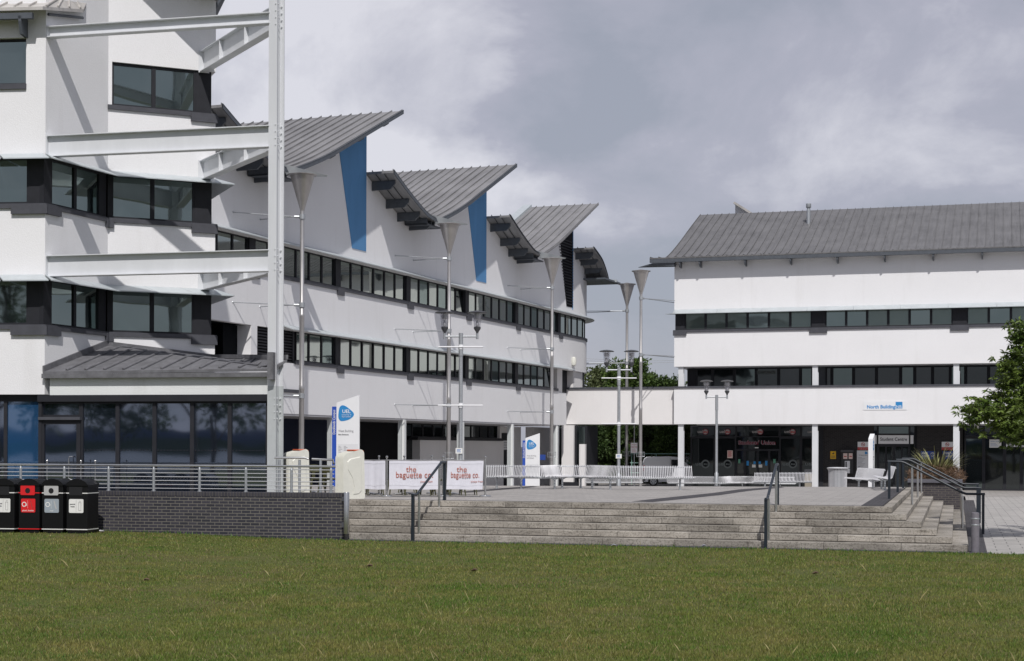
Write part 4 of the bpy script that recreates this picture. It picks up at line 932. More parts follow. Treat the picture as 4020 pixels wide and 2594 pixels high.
m_ = MB(); q_ = [F0.pt(.125,.5,14.22), F1.pt(1.45,.18,14.64), F1.pt(2.3,-1.6,16.7), F0.pt(.125,-3.5,16.15)]
m_.hexa([(p[0],p[1],p[2]-.09) for p in q_]+q_); rr_ = m_.build('roof', 'zinc_light', lb)
m_ = MB()
for t in (.08, .36, .64, .92):
    a_, b_ = Vector(q_[0]).lerp(Vector(q_[1]), t), Vector(q_[3]).lerp(Vector(q_[2]), t); m_.tube(a_+Vector((0,0,.03)), b_+Vector((0,0,.03)), .03, n=6)
m_.build('seam', 'zinc_light', rr_)
m_ = MB(); m_.tube(F1.pt(-.05,.12,14.12), F1.pt(1.5,.12,14.42), .04, n=8); m_.build('eaves_pipe', 'bracket_metal', lb)
m_ = MB(); m_.fbox(F0, -15, -.2, .34, .46, 13.92, 14.08); m_.build('eaves_beam', 'bracket_metal', lb)
for a in (-.55, -3.2, -5.8): m_ = MB(); bracket(m_, F0, a, 14.0, .46, .5, .15, .08); m_.build('roof_bracket', 'bracket_metal', lb)
# roof above the angled bay: descends to the right, out of view, shading the bay
m_ = MB(); o2 = 1.45
P = [(-2.2, 19.6), (F2.a(548)-.5, 17.45), (F2.a(783)-.5, 15.9), (L2+.05, 15.75)]
m_ = sheet(F2, P, o2, -4, .1)
m_.build('roof', 'zinc_west', lb)
m_ = MB(); FX = Frame(ptd(841,50,47.6)[:2], (1,-.1)); zq = ptd(841,52,47.6)[2]; m_.prism(FX, [(.0,zq),(.0,zq+1.5),(.75,zq+1.5)], -.3, 0); m_.build('soffit', 'bracket_metal', lb)
# ---- steel frame
colx = ptd(1069, 1700, 41.9); K = Frame((colx[0], colx[1]), (.96, -.28)); 
m_ = MB(); wdir = (.42, .907); 
KF = Frame((colx[0]-.13, colx[1]), (.907, -.42), (-.42, -.907))
m_.fbox(KF, 0, .26, -.03, 0, 3.9, 22); m_.fbox(KF, .115, .145, -.335, -.03, 3.9, 22); m_.fbox(KF, 0, .26, -.365, -.335, 3.9, 22); m_.build('column', 'pale_steel', lb)
m_ = MB(); m_.fbox(KF, -.004, .264, -.033, .004, TZ, 3.9); m_.fbox(KF, .115, .145, -.335, -.033, TZ, 3.9); m_.fbox(KF, -.004, .264, -.369, -.335, TZ, 3.9); m_.build('column_base', 'pale_steel_low', lb)
def bolts(zs):
    m_ = MB()
    for z in zs:
        p = KF.pt(.275, -.335, z); m_.tube(KF.pt(.19, -.30, z), KF.pt(.19, -.335, z), .022, n=6); m_.tube(KF.pt(.22,-.015,z), KF.pt(.22,.02,z), .016, n=6)
        m_.tube(KF.pt(.255,-.06,z), KF.pt(.285,-.06,z), .018, n=6)
    return m_
bolts([z for c in (13.75, 10.55, 7.25, 3.3) for z in (c-.27, c-.09, c+.09, c+.27)]).build('bolt', 'pale_steel', lb)
def ibeam(p0, p1, h, w, mt, root, stiff=(), hz=0, h1=None, name='beam'):
    # p = top centre points; web vertical
    p0, p1 = Vector(p0), Vector(p1); d = (p1-p0); L = d.length; d.normalize(); s_ = Vector((-d.y, d.x, 0)).normalized(); up = Vector((0,0,1)); h1 = h1 or h
    m_ = MB(); tf = .022
    def slab(za0, za1, zb0, zb1, hw):
        m_.hexa([p0+s_*hw-up*za1, p1+s_*hw-up*zb1, p1-s_*hw-up*zb1, p0-s_*hw-up*za1, p0+s_*hw-up*za0, p1+s_*hw-up*zb0, p1-s_*hw-up*zb0, p0-s_*hw-up*za0])
    slab(0, tf, 0, tf, w/2); slab(h-tf, h, h1-tf, h1, w/2); slab(tf, h-tf, tf, h1-tf, .008)
    for t in stiff:
        c = p0+d*(L*t); hh = h+(h1-h)*t
        m_.hexa([c+s_*w*.48-up*(hh-tf)-d*.008, c-s_*w*.48-up*(hh-tf)-d*.008, c-s_*w*.48-up*(hh-tf)+d*.008, c+s_*w*.48-up*(hh-tf)+d*.008, c+s_*w*.48-up*tf-d*.008, c-s_*w*.48-up*tf-d*.008, c-s_*w*.48-up*tf+d*.008, c+s_*w*.48-up*tf+d*.008])
    return m_.build(name, mt, root)
cw = F1.pt(.12, .02, 0); ce = KF.pt(.0, -.10, 0)
cw2 = F2.pt(F2.a(795), .0, 0); ce2 = KF.pt(.08, -.36, 0)
for zt_, h_ in ((13.82, .30), (10.82, .58), (7.52, .58)):
    ibeam((cw[0], cw[1], zt_), (ce[0], ce[1], zt_), h_, .26, 'pale_steel', lb)
    m_ = MB(); m_.fbox(F1, .02, .30, 0, .02, zt_-h_-.02, zt_+.02); m_.build('end_plate', 'pale_steel', lb)
for zt_, h_ in ((14.1, .62), (10.82, .58), (7.52, .58)):
    ibeam((cw2[0], cw2[1], zt_), (ce2[0], ce2[1], zt_), h_, .26, 'pale_steel', lb, stiff=(.28, .62))
    m_ = MB(); m_.fbox(F2, F2.a(795)-.16, F2.a(795)+.16, 0, .02, zt_-h_-.02, zt_+.02); m_.build('end_plate', 'pale_steel', lb)
# ---- glazed ground floor
GL = Frame((C0[0]+.12, C0[1]-.02), (ce[0]-C0[0]-.12, ce[1]-C0[1]+.02)); LG = math.hypot(ce[0]-C0[0]-.12, ce[1]-C0[1]+.02)-.02
m_ = MB(); m_.fbox(GL, .02, LG, -.25, -.02, 3.68, 4.22); m_.build('fascia', 'white_fascia', lb)
us = (153, 312, 455, 600, 748, 896, 1046)
zt_ = 3.50
for i in range(6):
    a0, a1 = GL.a(us[i]), min(GL.a(us[i+1]), LG)
    if i == 0:
        window(GL, a0, a1, 3.08, zt_, lb, 'shop_glass', b=-.12, fr=.06)
        m_ = MB(); m_.fbox(GL, a0-.02, a1+.02, -.14, .03, 3.0, 3.08); m_.build('door_canopy', 'sill_metal', lb)
        w = MB(); w.fbox(GL, a0, a0+.12, -.17, -.05, TZ, 3.0); w.fbox(GL, a1-.12, a1, -.17, -.05, TZ, 3.0); w.fbox(GL, a0+.12, a1-.12, -.17, -.05, 2.88, 3.0); w.fbox(GL, a0+.12, a1-.12, -.17, -.05, TZ, TZ+.2)
        w = w.build('door', 'dark_frame', lb); MB().fbox(GL, a0+.12, a1-.12, -.13, -.10, TZ+.2, 2.88).build('pane', 'shop_glass', w)
        h_ = MB(); h_.path([GL.pt(a1-.20,-.05,1.98),GL.pt(a1-.20,.02,2.0),GL.pt(a1-.28,.03,2.0),GL.pt(a1-.30,.03,1.95),GL.pt(a1-.30,.03,1.4),GL.pt(a1-.20,.03,1.36),GL.pt(a1-.20,-.05,1.36)], .014); h_.build('door_handle', 'stainless', w)
    else: window(GL, a0, a1, TZ+.05, zt_, lb, 'shop_glass', b=-.12, fr=.055)
m_ = MB(); m_.fbox(GL, GL.a(147), LG, -.2, .02, 3.50, 3.68); m_.build('head_rail', 'dark_frame', lb)
x0 = F0.a(147)
m_ = MB(); m_.fbox(F0, -16, -.1, -.5, -.2, 3.56, 3.70); m_.fbox(F0, x0, F0.a(160), -.25, -.05, TZ, 3.6); m_.build('head_rail', 'dark_frame', lb)
window(F0, x0-1.0, x0, TZ, 3.56, lb, 'shop_glass_blue', b=-.22, fr=.05); window(F0, x0-2.4, x0-1.0, TZ, 3.56, lb, 'shop_glass', b=-.22, fr=.05)
# manifestation dots on the glass
for zz in (1.42, 2.18):
    m_ = MB()
    for i in range(1, 6):
        a0, a1 = GL.a(us[i])+.1, min(GL.a(us[i+1]), LG)-.1; x = a0
        while x < a1: disc(m_, GL, x, zz, .020, -.105, -.102, 8); x += .095
    m_.build('glass_dots', 'dark_frame', lb)
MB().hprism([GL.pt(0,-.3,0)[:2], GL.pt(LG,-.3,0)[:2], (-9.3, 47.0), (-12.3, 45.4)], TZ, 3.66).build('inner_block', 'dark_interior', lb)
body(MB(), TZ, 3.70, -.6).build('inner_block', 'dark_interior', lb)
# ---- lead lean-to roof
e0 = GL.pt(-.12, .12, 4.32); e1 = GL.pt(LG+.14, .12, 4.36); r0 = F1.pt(L1, 0, 5.22); w0 = F1.pt(-.0, .0, 4.42); w2 = (C2[0]-.05, C2[1]-.1, 4.92); e1b = KF.pt(.35, -.4, 4.62)
m_ = MB(); top = [e0, e1, e1b, w2, r0, w0]
r0 = (r0[0]+.02, r0[1]-.04, r0[2])
top = [e0, e1, e1b, w2, r0]
m_.add([*top, *[(p[0], p[1], p[2]-.07) for p in top]], [(0,1,4),(1,2,3,4),(5,9,6),(6,9,8,7),(0,5,6,1),(1,6,7,2),(2,7,8,3),(3,8,9,4),(4,9,5,0)])
lr = m_.build('lean_to_roof', 'lead', lb)
m_ = MB()
def bary(p, A, B, C):
    d = (B[1]-C[1])*(A[0]-C[0])+(C[0]-B[0])*(A[1]-C[1]); u = ((B[1]-C[1])*(p[0]-C[0])+(C[0]-B[0])*(p[1]-C[1]))/d; v = ((C[1]-A[1])*(p[0]-C[0])+(A[0]-C[0])*(p[1]-C[1]))/d
    return (u*A[2]+v*B[2]+(1-u-v)*C[2]) if min(u, v, 1-u-v) > -.01 else None
def roofz(p):
    for T in ((e0, e1, r0), (e1, w2, r0), (e1, e1b, w2)):
        z = bary(p, *T)
        if z is not None: return z
for i in range(1, 12):
    a = LG*i/11.5; pts = []; b = .05
    while True:
        p = GL.pt(a+(.05-b)*.10, b, 0); z = roofz(p)
        if z is None or b < -6: break
        pts.append((p[0], p[1], z+.02)); b -= .25
    if len(pts) > 2: m_.path(pts, .035, 8)
m_.build('lead_roll', 'lead', lr)
m_ = MB()
def trim(p, q, h, t_): 
    p, q = Vector(p), Vector(q); d = (q-p).normalized(); s_ = Vector((-d.y, d.x, 0)).normalized()*t_
    m_.hexa([p-s_, q-s_, q+s_, p+s_, p-s_+Vector((0,0,h)), q-s_+Vector((0,0,h)), q+s_+Vector((0,0,h)), p+s_+Vector((0,0,h))])
trim(Vector(e0)+Vector((.02,0,0)), r0, .16, .03); trim(r0, w2, .12, .03); trim(w2, e1b, .12, .03); m_.build('lead_flashing', 'lead', lr)
m_ = MB(); m_.fbox(GL, -.14, LG+.16, .03, .15, 4.14, 4.26); m_.fbox(GL, -.14, LG+.16, -.02, .03, 4.14, 4.17); m_.build('gutter', 'lead', lb)
m_ = MB(); m_.fbox(GL, LG+.08, LG+.24, .05, .34, 4.06, 4.78); m_.build('lead_flashing', 'lead', lb)
# ================================================================== WALL, BALUSTRADE, RAILS
bwl = thing('brick_wall', 'low dark brick retaining wall below the metal balustrade, left of the steps', 'wall', (-10, 40, 0))
zc = 1.147
MB().fbox(BW, -30, -.0, -.33, -.0, -.05, zc-.115).build('brickwork', 'engineering_brick', bwl)
MB().fbox(BW, -30, .002, -.335, .006, zc-.113, zc).build('coping', 'soldier_brick', bwl, bevel=.012)
struct('wall_foot', MB().fbox(BW, -30, .2, .0, .22, -.05, .012), 'kerb_dark')
bal = thing('balustrade', 'long balustrade with steel handrail, posts and thin horizontal rods on top of the brick wall', 'railing', (-8, 39.8, zc))
bz = 1.80
m_ = MB(); m_.path([BW.pt(-28,-.16,bz), BW.pt(-.26,-.16,bz), BW.pt(-.22,-.16,bz)], .030, 12); m_.build('handrail', 'stainless', bal, smooth=True)
for u in (-260, -90, 82, 253, 427, 604, 784, 966, 1145, 1300):
    a = BW.a(u, -.16); m_ = MB(); m_.tube(BW.pt(a,-.16,zc), BW.pt(a,-.16,bz-.09), .035, n=12); m_.tube(BW.pt(a,-.16,bz-.09), BW.pt(a+.0,-.16,bz-.025), .035, .018, n=12); m_.tube(BW.pt(a,-.16,zc), BW.pt(a,-.16,zc+.02), .055, n=12)
    m_.build('post', 'galvanised', bal, smooth=True)
m_ = MB(); za = zc+.10
for i in range(6): m_.tube(BW.pt(-28,-.16,zc+.075+.098*i), BW.pt(-.26,-.16,zc+.075+.098*i), .0085, n=6)
m_.build('rods', 'rod_metal', bal)
# second balustrade running back along the terrace stair head
bal2 = thing('balustrade', 'short balustrade set back behind the first, beside the white steel column', 'railing', (-5.6, 41, TZ))
B2 = Frame(ptd(1085, 1800, 41.2)[:2], (1, -.12))
m_ = MB(); m_.path([B2.pt(-.05,0,2.0), B2.pt(.75,0,2.0), B2.pt(.86,.0,1.97)], .030, 12); m_.path([B2.pt(.95,0,1.97), B2.pt(1.5,0,1.95), B2.pt(1.62,0.4,1.86)], .030, 12); m_.build('handrail', 'stainless', bal2, smooth=True)
for a in (.08, .62, 1.18):
    m_ = MB(); m_.tube(B2.pt(a,0,TZ), B2.pt(a,0,1.95), .035, n=12); m_.build('post', 'galvanised', bal2, smooth=True)
m_ = MB()
for i in range(7): m_.tube(B2.pt(-.05,0,TZ+.12+.11*i), B2.pt(1.55,0,TZ+.12+.11*i), .0065, n=6)
m_.build('rods', 'stainless', bal2)
# bollard closing the wall end
b = thing('post', 'thick round stainless post bolted to the right end of the brick wall', 'post', BW.pt(.12, .02, 0))
p = BW.pt(.13, .06, 0); m_ = MB(); m_.lathe((p[0], p[1], 0), [(.07,.14),(.072,.15),(.072,1.155),(.066,1.17)], 24); m_.build('tube', 'stainless', b, smooth=True)
m_ = MB(); m_.fbox(BW, .0, .08, -.06, .04, .3, .42); m_.fbox(BW, .0, .08, -.06, .04, .95, 1.05); m_.build('bracket', 'sill_metal', b)

def rail(label, a, steps_b, group='handrails on the steps'):
    r = thing('handrail', label, 'handrail', S.pt(a, 0, 0), group)
    f0, r1, r2, t0 = steps_b
    zl, zh = 1.13, TZ+.98
    m_ = MB(); m_.fbox(S, a-.035, a+.035, f0-.035, f0+.035, 0, zl-.001); m_.build('dark_post', 'dark_rail', r)
    m_ = MB(); m_.fbox(S, a-.035, a+.035, t0-.035, t0+.035, TZ, zh-.001); m_.build('dark_post', 'dark_rail', r)
    m_ = MB(); m_.path([S.pt(a,f0+.05,zl), S.pt(a,f0-.26,zl), S.pt(a,f0-.34,zl+.02), S.pt(a,t0+.36,zh-.03), S.pt(a,t0+.28,zh), S.pt(a,t0-.05,zh)], .034, 10); m_.build('rail', 'dark_rail', r, smooth=True)
    for bb, z0, z1 in ((r1, rs, zl-.0), (r2, rs*5, zh-.15)):
        m_ = MB(); m_.tube(S.pt(a+.02,bb,z0), S.pt(a+.02,bb,z1), .030, n=14); m_.tube(S.pt(a+.02,bb,z1), S.pt(a+.02,bb,z1+.08), .012, n=8); m_.build('steel_post', 'stainless', r, smooth=True)
    return r
rail('dark handrail with steel posts on the left part of the steps, before the baguette banners', 1.72, (.12, -.28, -1.85, -2.35))
rail('dark handrail with steel posts on the steps in front of the far slatted benches', 10.26, (.12, -.28, -1.85, -2.35))
def siderail(label, b, hi=True):
    r = thing('handrail', label, 'handrail', S.pt(12.7, -b, 0), 'handrails on the side flight')
    zl, zh = 1.02+.06, TZ+1.02
    m_ = MB(); m_.fbox(S, 12.66, 12.73, -b-.035, -b+.035, TZ, zh-.001); m_.build('dark_post', 'dark_rail', r)
    m_ = MB(); m_.fbox(S, 15.12, 15.19, -b-.035, -b+.035, 0, zl-.001); m_.build('dark_post', 'dark_rail', r)
    m_ = MB(); m_.path([S.pt(12.65,-b,zh), S.pt(13.0,-b,zh), S.pt(13.1,-b,zh-.03), S.pt(14.62,-b,zl+.03), S.pt(14.72,-b,zl), S.pt(15.2,-b,zl)], .034, 10); m_.build('rail', 'dark_rail', r, smooth=True)
    for a, z0, z1 in ((13.3, rs*5, zh-.12), (14.62, rs*1, zl-.05)):
        m_ = MB(); m_.tube(S.pt(a,-b,z0), S.pt(a,-b,z1), .030, n=14); m_.build('steel_post', 'stainless', r, smooth=True)
siderail('nearest of the three dark sloping handrails on the side flight by the planter', 7.8)
siderail('middle one of the three dark sloping handrails on the side flight by the planter', 14.3)
siderail('farthest of the three dark sloping handrails on the side flight by the planter', 19.6)
b = thing('bollard', 'grey round bollard with two pale bands at the right corner of the steps', 'bollard', S.pt(14.86, .08, 0))
p = S.pt(14.86, .08, 0); m_ = MB(); m_.lathe(p, [(.088,0),(.088,.86),(.083,.885),(.06,.895)], 24); m_.build('shaft', 'bollard_grey', b, smooth=True)
for z in (.60, .74):
    m_ = MB(); m_.lathe(p, [(.089,z),(.0905,z+.003),(.0905,z+.03),(.089,z+.033)], 24); m_.build('band', 'galvanised', b, smooth=True)
# planter
pl = thing('planter', 'dark brick planter with a dark coping at the end of the side flight', 'planter', S.pt(13.7, -22.6, 0))
MB().fbox(S, 12.85, 14.62, -24.2, -21.1, -.1, 1.08).build('brickwork', 'planter_brick', pl); MB().fbox(S, 12.8, 14.67, -24.3, -21.02, 1.08, 1.20).build('coping', 'planter_coping', pl, bevel=.01)
MB().fbox(S, 13.0, 14.5, -24.1, -21.2, 1.2, 1.23).build('soil', 'soil', pl)

def blades(name, n, base, spread, lmin, lmax, w, mt, seed, parent=None, droop=.5, elev=(.5, 1.3)):
    rg = random.Random(seed); mb = MB()
    for i in range(n):
        az = rg.uniform(0, 2*math.pi); el = rg.uniform(*elev); L = rg.uniform(lmin, lmax); r0 = rg.uniform(0, spread[0])
        x = base[0]+math.cos(az)*r0*spread[1]; y = base[1]+math.sin(az)*r0; z = base[2]
        px, pz = 0, 0; W_ = w*rg.uniform(.7, 1.2); vs = []; K_ = 5
        sx, sy = -math.sin(az)*W_/2, math.cos(az)*W_/2
        for k in range(K_+1):
            t = k/K_; e = el-droop*t*t*1.2; ww = (1-t*.95)*(.6+t if t < .4 else 1)
            vs += [(x+math.cos(az)*px-sx*ww, y+math.sin(az)*px-sy*ww, z+pz), (x+math.cos(az)*px+sx*ww, y+math.sin(az)*px+sy*ww, z+pz)]
            px += math.cos(e)*L/K_; pz += math.sin(e)*L/K_
        mb.add(vs, [(2*k,2*k+1,2*k+3,2*k+2) for k in range(K_)])
    return mb
c = S.pt(13.75, -22.5, 1.25)
ph = blades('x', 190, c, (.35, 1), .75, 1.35, .085, 'strap_leaf', 4).build('strap_leaved_plant', 'strap_leaf', recalc=False)
ph['label'] = 'spiky yellow-green strap-leaved plant standing in the brick planter'; ph['category'] = 'plant'
rg = random.Random(8); mb = MB()
for i in range(5200):
    az = rg.uniform(0, 6.28); r = math.sqrt(rg.random()); x = c[0]+math.cos(az)*r*.98; y = c[1]+math.sin(az)*r*1.2; h = math.sqrt(max(0, 1-r*r))*.40+.12; z = 1.2+rg.uniform(-.1, h)
    d = Vector((rg.uniform(-1,1), rg.uniform(-1,1), rg.uniform(-.2,1))).normalized()*rg.uniform(.08, .2); q = Vector((rg.uniform(-1,1), rg.uniform(-1,1), rg.uniform(-1,1))).normalized()*.010
    P = Vector((x,y,z)); mb.add([P-q, P+q, P+d+q*.5, P+d-q*.5], [(0,1,2,3)])
sh = mb.build('heather_bush', 'twig_mass', recalc=False); sh['label'] = 'low rounded reddish-brown twiggy bush filling the brick planter'; sh['category'] = 'bush'

# ================================================================== LAMPS
def cone_lamp(u, v, d, label, wallF, arms, zt=12.65):
    x, y, _ = ptd(u, v, d); z0 = gz(y)
    o = thing('lamp_post', label, 'lamp post', (x, y, z0), 'tall cone-topped lamp posts')
    m_ = MB(); m_.lathe((x,y,0), [(.10,z0),(.10,z0+1.0),(.098,4.4),(.104,4.41),(.104,4.6),(.094,4.62),(.092,7.2),(.096,7.21),(.096,7.3),(.082,7.32),(.080,11.25)], 20); m_.build('pole', 'pole_metal', o, smooth=True)
    h = zt; m_ = MB(); m_.lathe((x,y,0), [(.085,11.23),(.095,11.3),(.46,h-.10),(.55,h-.09),(.56,h-.06),(.50,h-.05),(.28,h-.02),(.10,h+.03),(.02,h+.05)], 32); m_.build('cone_reflector', 'cone_metal', o, smooth=True)
    m_ = MB(); 
    for k in range(8): t = k*math.pi/4+.2; m_.tube((x+.24*math.cos(t), y+.24*math.sin(t), 1.72), (x+.24*math.cos(t), y+.24*math.sin(t), 1.99), .008, n=5)
    for zz in (1.72, 1.99):
        pts = [(x+.24*math.cos(k*math.pi/8), y+.24*math.sin(k*math.pi/8), zz) for k in range(17)]; m_.path(pts, .012, 6)
    for k in range(3): t = k*2.1; m_.tube((x,y,1.74), (x+.24*math.cos(t), y+.24*math.sin(t), 1.74), .01, n=5)
    m_.build('collar_cage', 'galvanised', o)
    for z, (q0, q1) in arms:
        m_ = MB(); dx, dy = (q0[0]+q1[0])/2-x, (q0[1]+q1[1])/2-y; L = math.hypot(dx, dy); dx, dy = dx/L, dy/L
        m_.lathe((x,y,0), [(.095,z-.09),(.118,z-.09),(.118,z+.09),(.095,z+.09)], 16)
        c = (x+dx*.30, y+dy*.30, z); m_.tube((x+dx*.08,y+dy*.08,z), c, .05, n=8)
        for q in (q0, q1): m_.tube(c, (q[0], q[1], z), .020, n=8); m_.tube((q[0], q[1], z), (q[0]+dx*.04, q[1]+dy*.04, z), .05, n=8)
        m_.build('wall_stay', 'galvanised', o)
def warm(aC, zz): return [(z, (W.pt(aC-1.0, 0, 0)[:2], W.pt(aC+1.0, 0, 0)[:2])) for z in zz]
ZA = (11.55, 8.15, 4.35)
for u, v, lb_ in ((1187, 677, 'tall pole with an upward metal cone, nearest, just right of the white steel column'), (1764, 871, 'tall pole with an upward metal cone, behind the left twin-lantern lamp'), (2168, 1016, 'tall pole with an upward metal cone at the right end of the curved wing')):
    d = (1750-v)/10.97; q = (u-2010+ROLL*(v-1750)*0)/FPX; d = (30.74-1.9)/(.357-.934*q)
    x, y, _ = ptd(u, v, d)
    a = (x-W.o[0])*W.e[0]+(y-W.o[1])*W.e[1]
    cone_lamp(u, v, d, lb_, W, warm(a-.9, (11.0, 7.65, 4.2)))
x, y, _ = ptd(2462, 1108, 106)
E4 = W.pt(43.5, 0, 0)
cone_lamp(2462, 1108, 99.9, 'tall pole with an upward metal cone, far left one of the pair between the buildings', W, [(10.9, ((W.pt(40.5,0,0)[:2]), (W.pt(42.5,0,0)[:2]))), (7.6, ((W.pt(40.5,0,0)[:2]), (W.pt(42.5,0,0)[:2])))])
cone_lamp(2517, 1056, 92.4, 'tall pole with an upward metal cone, in front at the corner of the grey-roofed block', W, [(11.0, (NF.pt(.1,-.1,0)[:2], NF.pt(.1,-2.2,0)[:2])), (7.7, (NF.pt(.1,-.1,0)[:2], NF.pt(.1,-2.2,0)[:2]))])
def twin_lamp(u, zarm, d, label, bars=True, s=1.0):
    x, y, _ = ptd(u, 1750, d); z0 = gz(y); o = thing('lamp_post', label, 'lamp post', (x, y, z0), 'twin lantern lamp posts')
    m_ = MB(); m_.lathe((x,y,0), [(.115,z0),(.115,z0+.95),(.085,z0+1.0),(.080,z0+1.1),(.072,zarm-.75),(.086,zarm-.74),(.088,zarm-.60),(.085,zarm-.30),(.085,zarm+.12),(.07,zarm+.13)], 20); m_.build('pole', 'galvanised', o, smooth=True)
    h = .62*s; F_ = Frame((x,y), (1, -.05))
    m_ = MB(); m_.tube(F_.pt(-h,0,zarm), F_.pt(h,0,zarm), .038, n=12); 
    for q in (-h, h): m_.tube(F_.pt(q,0,zarm-.10), F_.pt(q,0,zarm+.12), .05, n=12)
    m_.build('cross_arm', 'galvanised', o, smooth=True)
    for q in (-h, h):
        c = F_.pt(q,0,zarm+.12)
        l = MB().lathe(c, [(.045,0),(.05,.05),(.13,.17),(.135,.24),(.12,.25)], 20).build('lantern', 'lamp_dark', o, smooth=True)
        MB().lathe(c, [(.125,.25),(.155,.45),(.205,.78),(.20,.78),(.150,.45),(.12,.252)], 24).build('lantern_glass', 'clear_glass', l, smooth=True)
        MB().lathe(c, [(.205,.76),(.36,.765),(.37,.785),(.30,.82),(.16,.85),(.03,.865)], 28).build('lantern_cap', 'lamp_dark', l, smooth=True)
        m_ = MB(); m_.lathe(c, [(.06,.26),(.07,.34),(.035,.44),(.02,.50)], 12); m_.lathe(c, [(.105,.54),(.125,.56),(.125,.70),(.105,.71)], 16)
        for k in range(4): t = k*math.pi/2+.5; m_.tube((c[0]+.115*math.cos(t), c[1]+.115*math.sin(t), c[2]+.26), (c[0]+.115*math.cos(t), c[1]+.115*math.sin(t), c[2]+.76), .007, n=5)
        m_.build('lamp_fitting', 'lamp_glass_inner', l, smooth=True)
    if bars:
        for zz in (zarm-.40, zarm-2.62):
            m_ = MB(); m_.tube(F_.pt(-.85,.1,zz), F_.pt(.85,.1,zz), .028, n=10); m_.tube((x,y,zz-.09), (x,y,zz+.09), .10, n=14); m_.build('banner_bar', 'sign_white', o, smooth=True)
    return o, x, y
tA = twin_lamp(1808, 6.48, 60, 'galvanised twin-lantern lamp with two white cross bars before the curved wing')
tB = twin_lamp(2429, 6.05, 77, 'galvanised twin-lantern lamp with two white cross bars before the link bridge', s=.97)
tC = twin_lamp(2813, 5.15, 90, 'slim twin-lantern lamp without cross bars before the glass entrance', bars=False, s=.95)
def notice(x, y, z, w, h, label, name='paper_notice', lines=3, mt='label_white'):
    F_ = Frame((x, y), (1, -.05)); o = thing(name, label, 'notice', (x, y, z)); m_ = MB(); m_.fbox(F_, -w/2, w/2, .1, .115, z, z+h); m_.build('sheet', mt, o)
    for i in range(lines):
        m_ = MB(); zz = z+h*(.8-.22*i); m_.fbox(F_, -w*.32, w*(.30-.1*(i%2)), .1155, .1175, zz-.02, zz); m_.build('printed_line', 'print_blue', o)
    return o
notice(tA[1]-.05, tA[2], 2.03, .26, .21, 'small white paper notice taped round the left twin-lantern post')
notice(tB[1]-.0, tB[2], 1.74, .28, .21, 'small white paper notice fixed to the twin-lantern post by the link bridge')

# ================================================================== BENCHES
def bench(label, path, front=1, legs=(), zf=None, group='slatted metal benches', hgt=.76, deep=.46):
    # path: plan polyline of the seat back; slats every 5.5 cm
    P = [Vector(p) for p in path]; d = [0]
    for p, q in zip(P, P[1:]): d.append(d[-1]+(q-p).length)
    def loc(s_):
        s_ = min(max(s_, 0), d[-1]-1e-6); i = max(k for k in range(len(d)) if d[k] <= s_); i = min(i, len(P)-2); t = (s_-d[i])/(d[i+1]-d[i])
        return P[i].lerp(P[i+1], t)
    def fr(s_):
        c = loc(s_); t = (loc(s_+.15)-loc(s_-.15)).normalized(); f_ = Vector((t.y, -t.x))*front; return c, f_
    zz = zf if zf is not None else None
    c0 = loc(d[-1]/2); o = thing('bench', label, 'bench', (c0.x, c0.y, zz if zz is not None else gz(c0.y)), group)
    m_ = MB(); s_ = .0
    while s_ <= d[-1]:
        c, f_ = fr(s_); z = zz if zz is not None else gz(c.y)
        pr_ = [(-.12,hgt+.01),(-.10,hgt),(-.02,.50),(.0,.43),(.05,.39),(.14,.385),(deep-.08,.43),(deep-.02,.425),(deep,.39)]
        m_.path([(c.x+f_.x*k, c.y+f_.y*k, z+h) for k, h in pr_], .0125, 5); s_ += .058
    m_.build('slats', 'bench_metal', o, smooth=True)
    for k, h in ((-.115, hgt-.03), (.12, .36), (deep-.07, .40)):
        m_ = MB(); pts = []
        n = max(2, int(d[-1]/.25))
        for i in range(n+1): c, f_ = fr(d[-1]*i/n); z = zz if zz is not None else gz(c.y); pts.append((c.x+f_.x*k, c.y+f_.y*k, z+h))
        m_.path(pts, .018, 6); m_.build('bench_rail', 'galvanised', o, smooth=True)
    for s_ in legs:
        c, f_ = fr(d[-1]*s_); z = zz if zz is not None else gz(c.y); m_ = MB()
        q = (c.x+f_.x*.2, c.y+f_.y*.2); m_.tube((q[0], q[1], z), (q[0], q[1], z+.36), .036, n=12); m_.tube((q[0], q[1], z), (q[0], q[1], z+.012), .08, n=14)
        m_.path([(c.x+f_.x*.04, c.y+f_.y*.04, z+.37), (q[0], q[1], z+.30), (c.x+f_.x*.38, c.y+f_.y*.38, z+.40)], .022, 6)
        m_.build('bench_leg', 'galvanised', o, smooth=True)
    return o
def sm(P, k=8):
    o = []
    for i in range(len(P)-1):
        p0, p1, p2, p3 = P[max(i-1,0)], P[i], P[i+1], P[min(i+2,len(P)-1)]
        for j in range(k):
            t = j/k; o.append(tuple((2*t**3-3*t*t+1)*p1[c]+(t**3-2*t*t+t)*(p2[c]-p0[c])/2+(-2*t**3+3*t*t)*p2[c]+(t**3-t*t)*(p3[c]-p1[c])/2 for c in (0,1)))
    return o+[P[-1]]
def up(u, d): return ((u-CU)/FPX*d, d)
bench('long wavy slatted bench running from the baguette banners towards the right', sm([up(1905,52.3), up(2010,52.35), up(2120,51.7), up(2165,52.3), up(2210,53.3), up(2300,53.1), up(2350,52.4), up(2400,51.7), up(2500,51.5), up(2600,51.5), up(2718,51.6)]), legs=(.04, .16, .285, .375, .515, .605, .71, .95))
bench('far slatted bench seen beneath the long wavy one, left of the van', [up(2300, 91), up(2522, 91)], legs=(.14, .86))
bench('far wavy slatted bench crossing in front of the glass entrance', sm([up(2620,90.5), up(2740,90.6), up(2840,90.1), up(2880,91.3), up(2940,91.6), up(3000,90.6), up(3122,90.4)]), legs=(.06, .35, .6, .9))
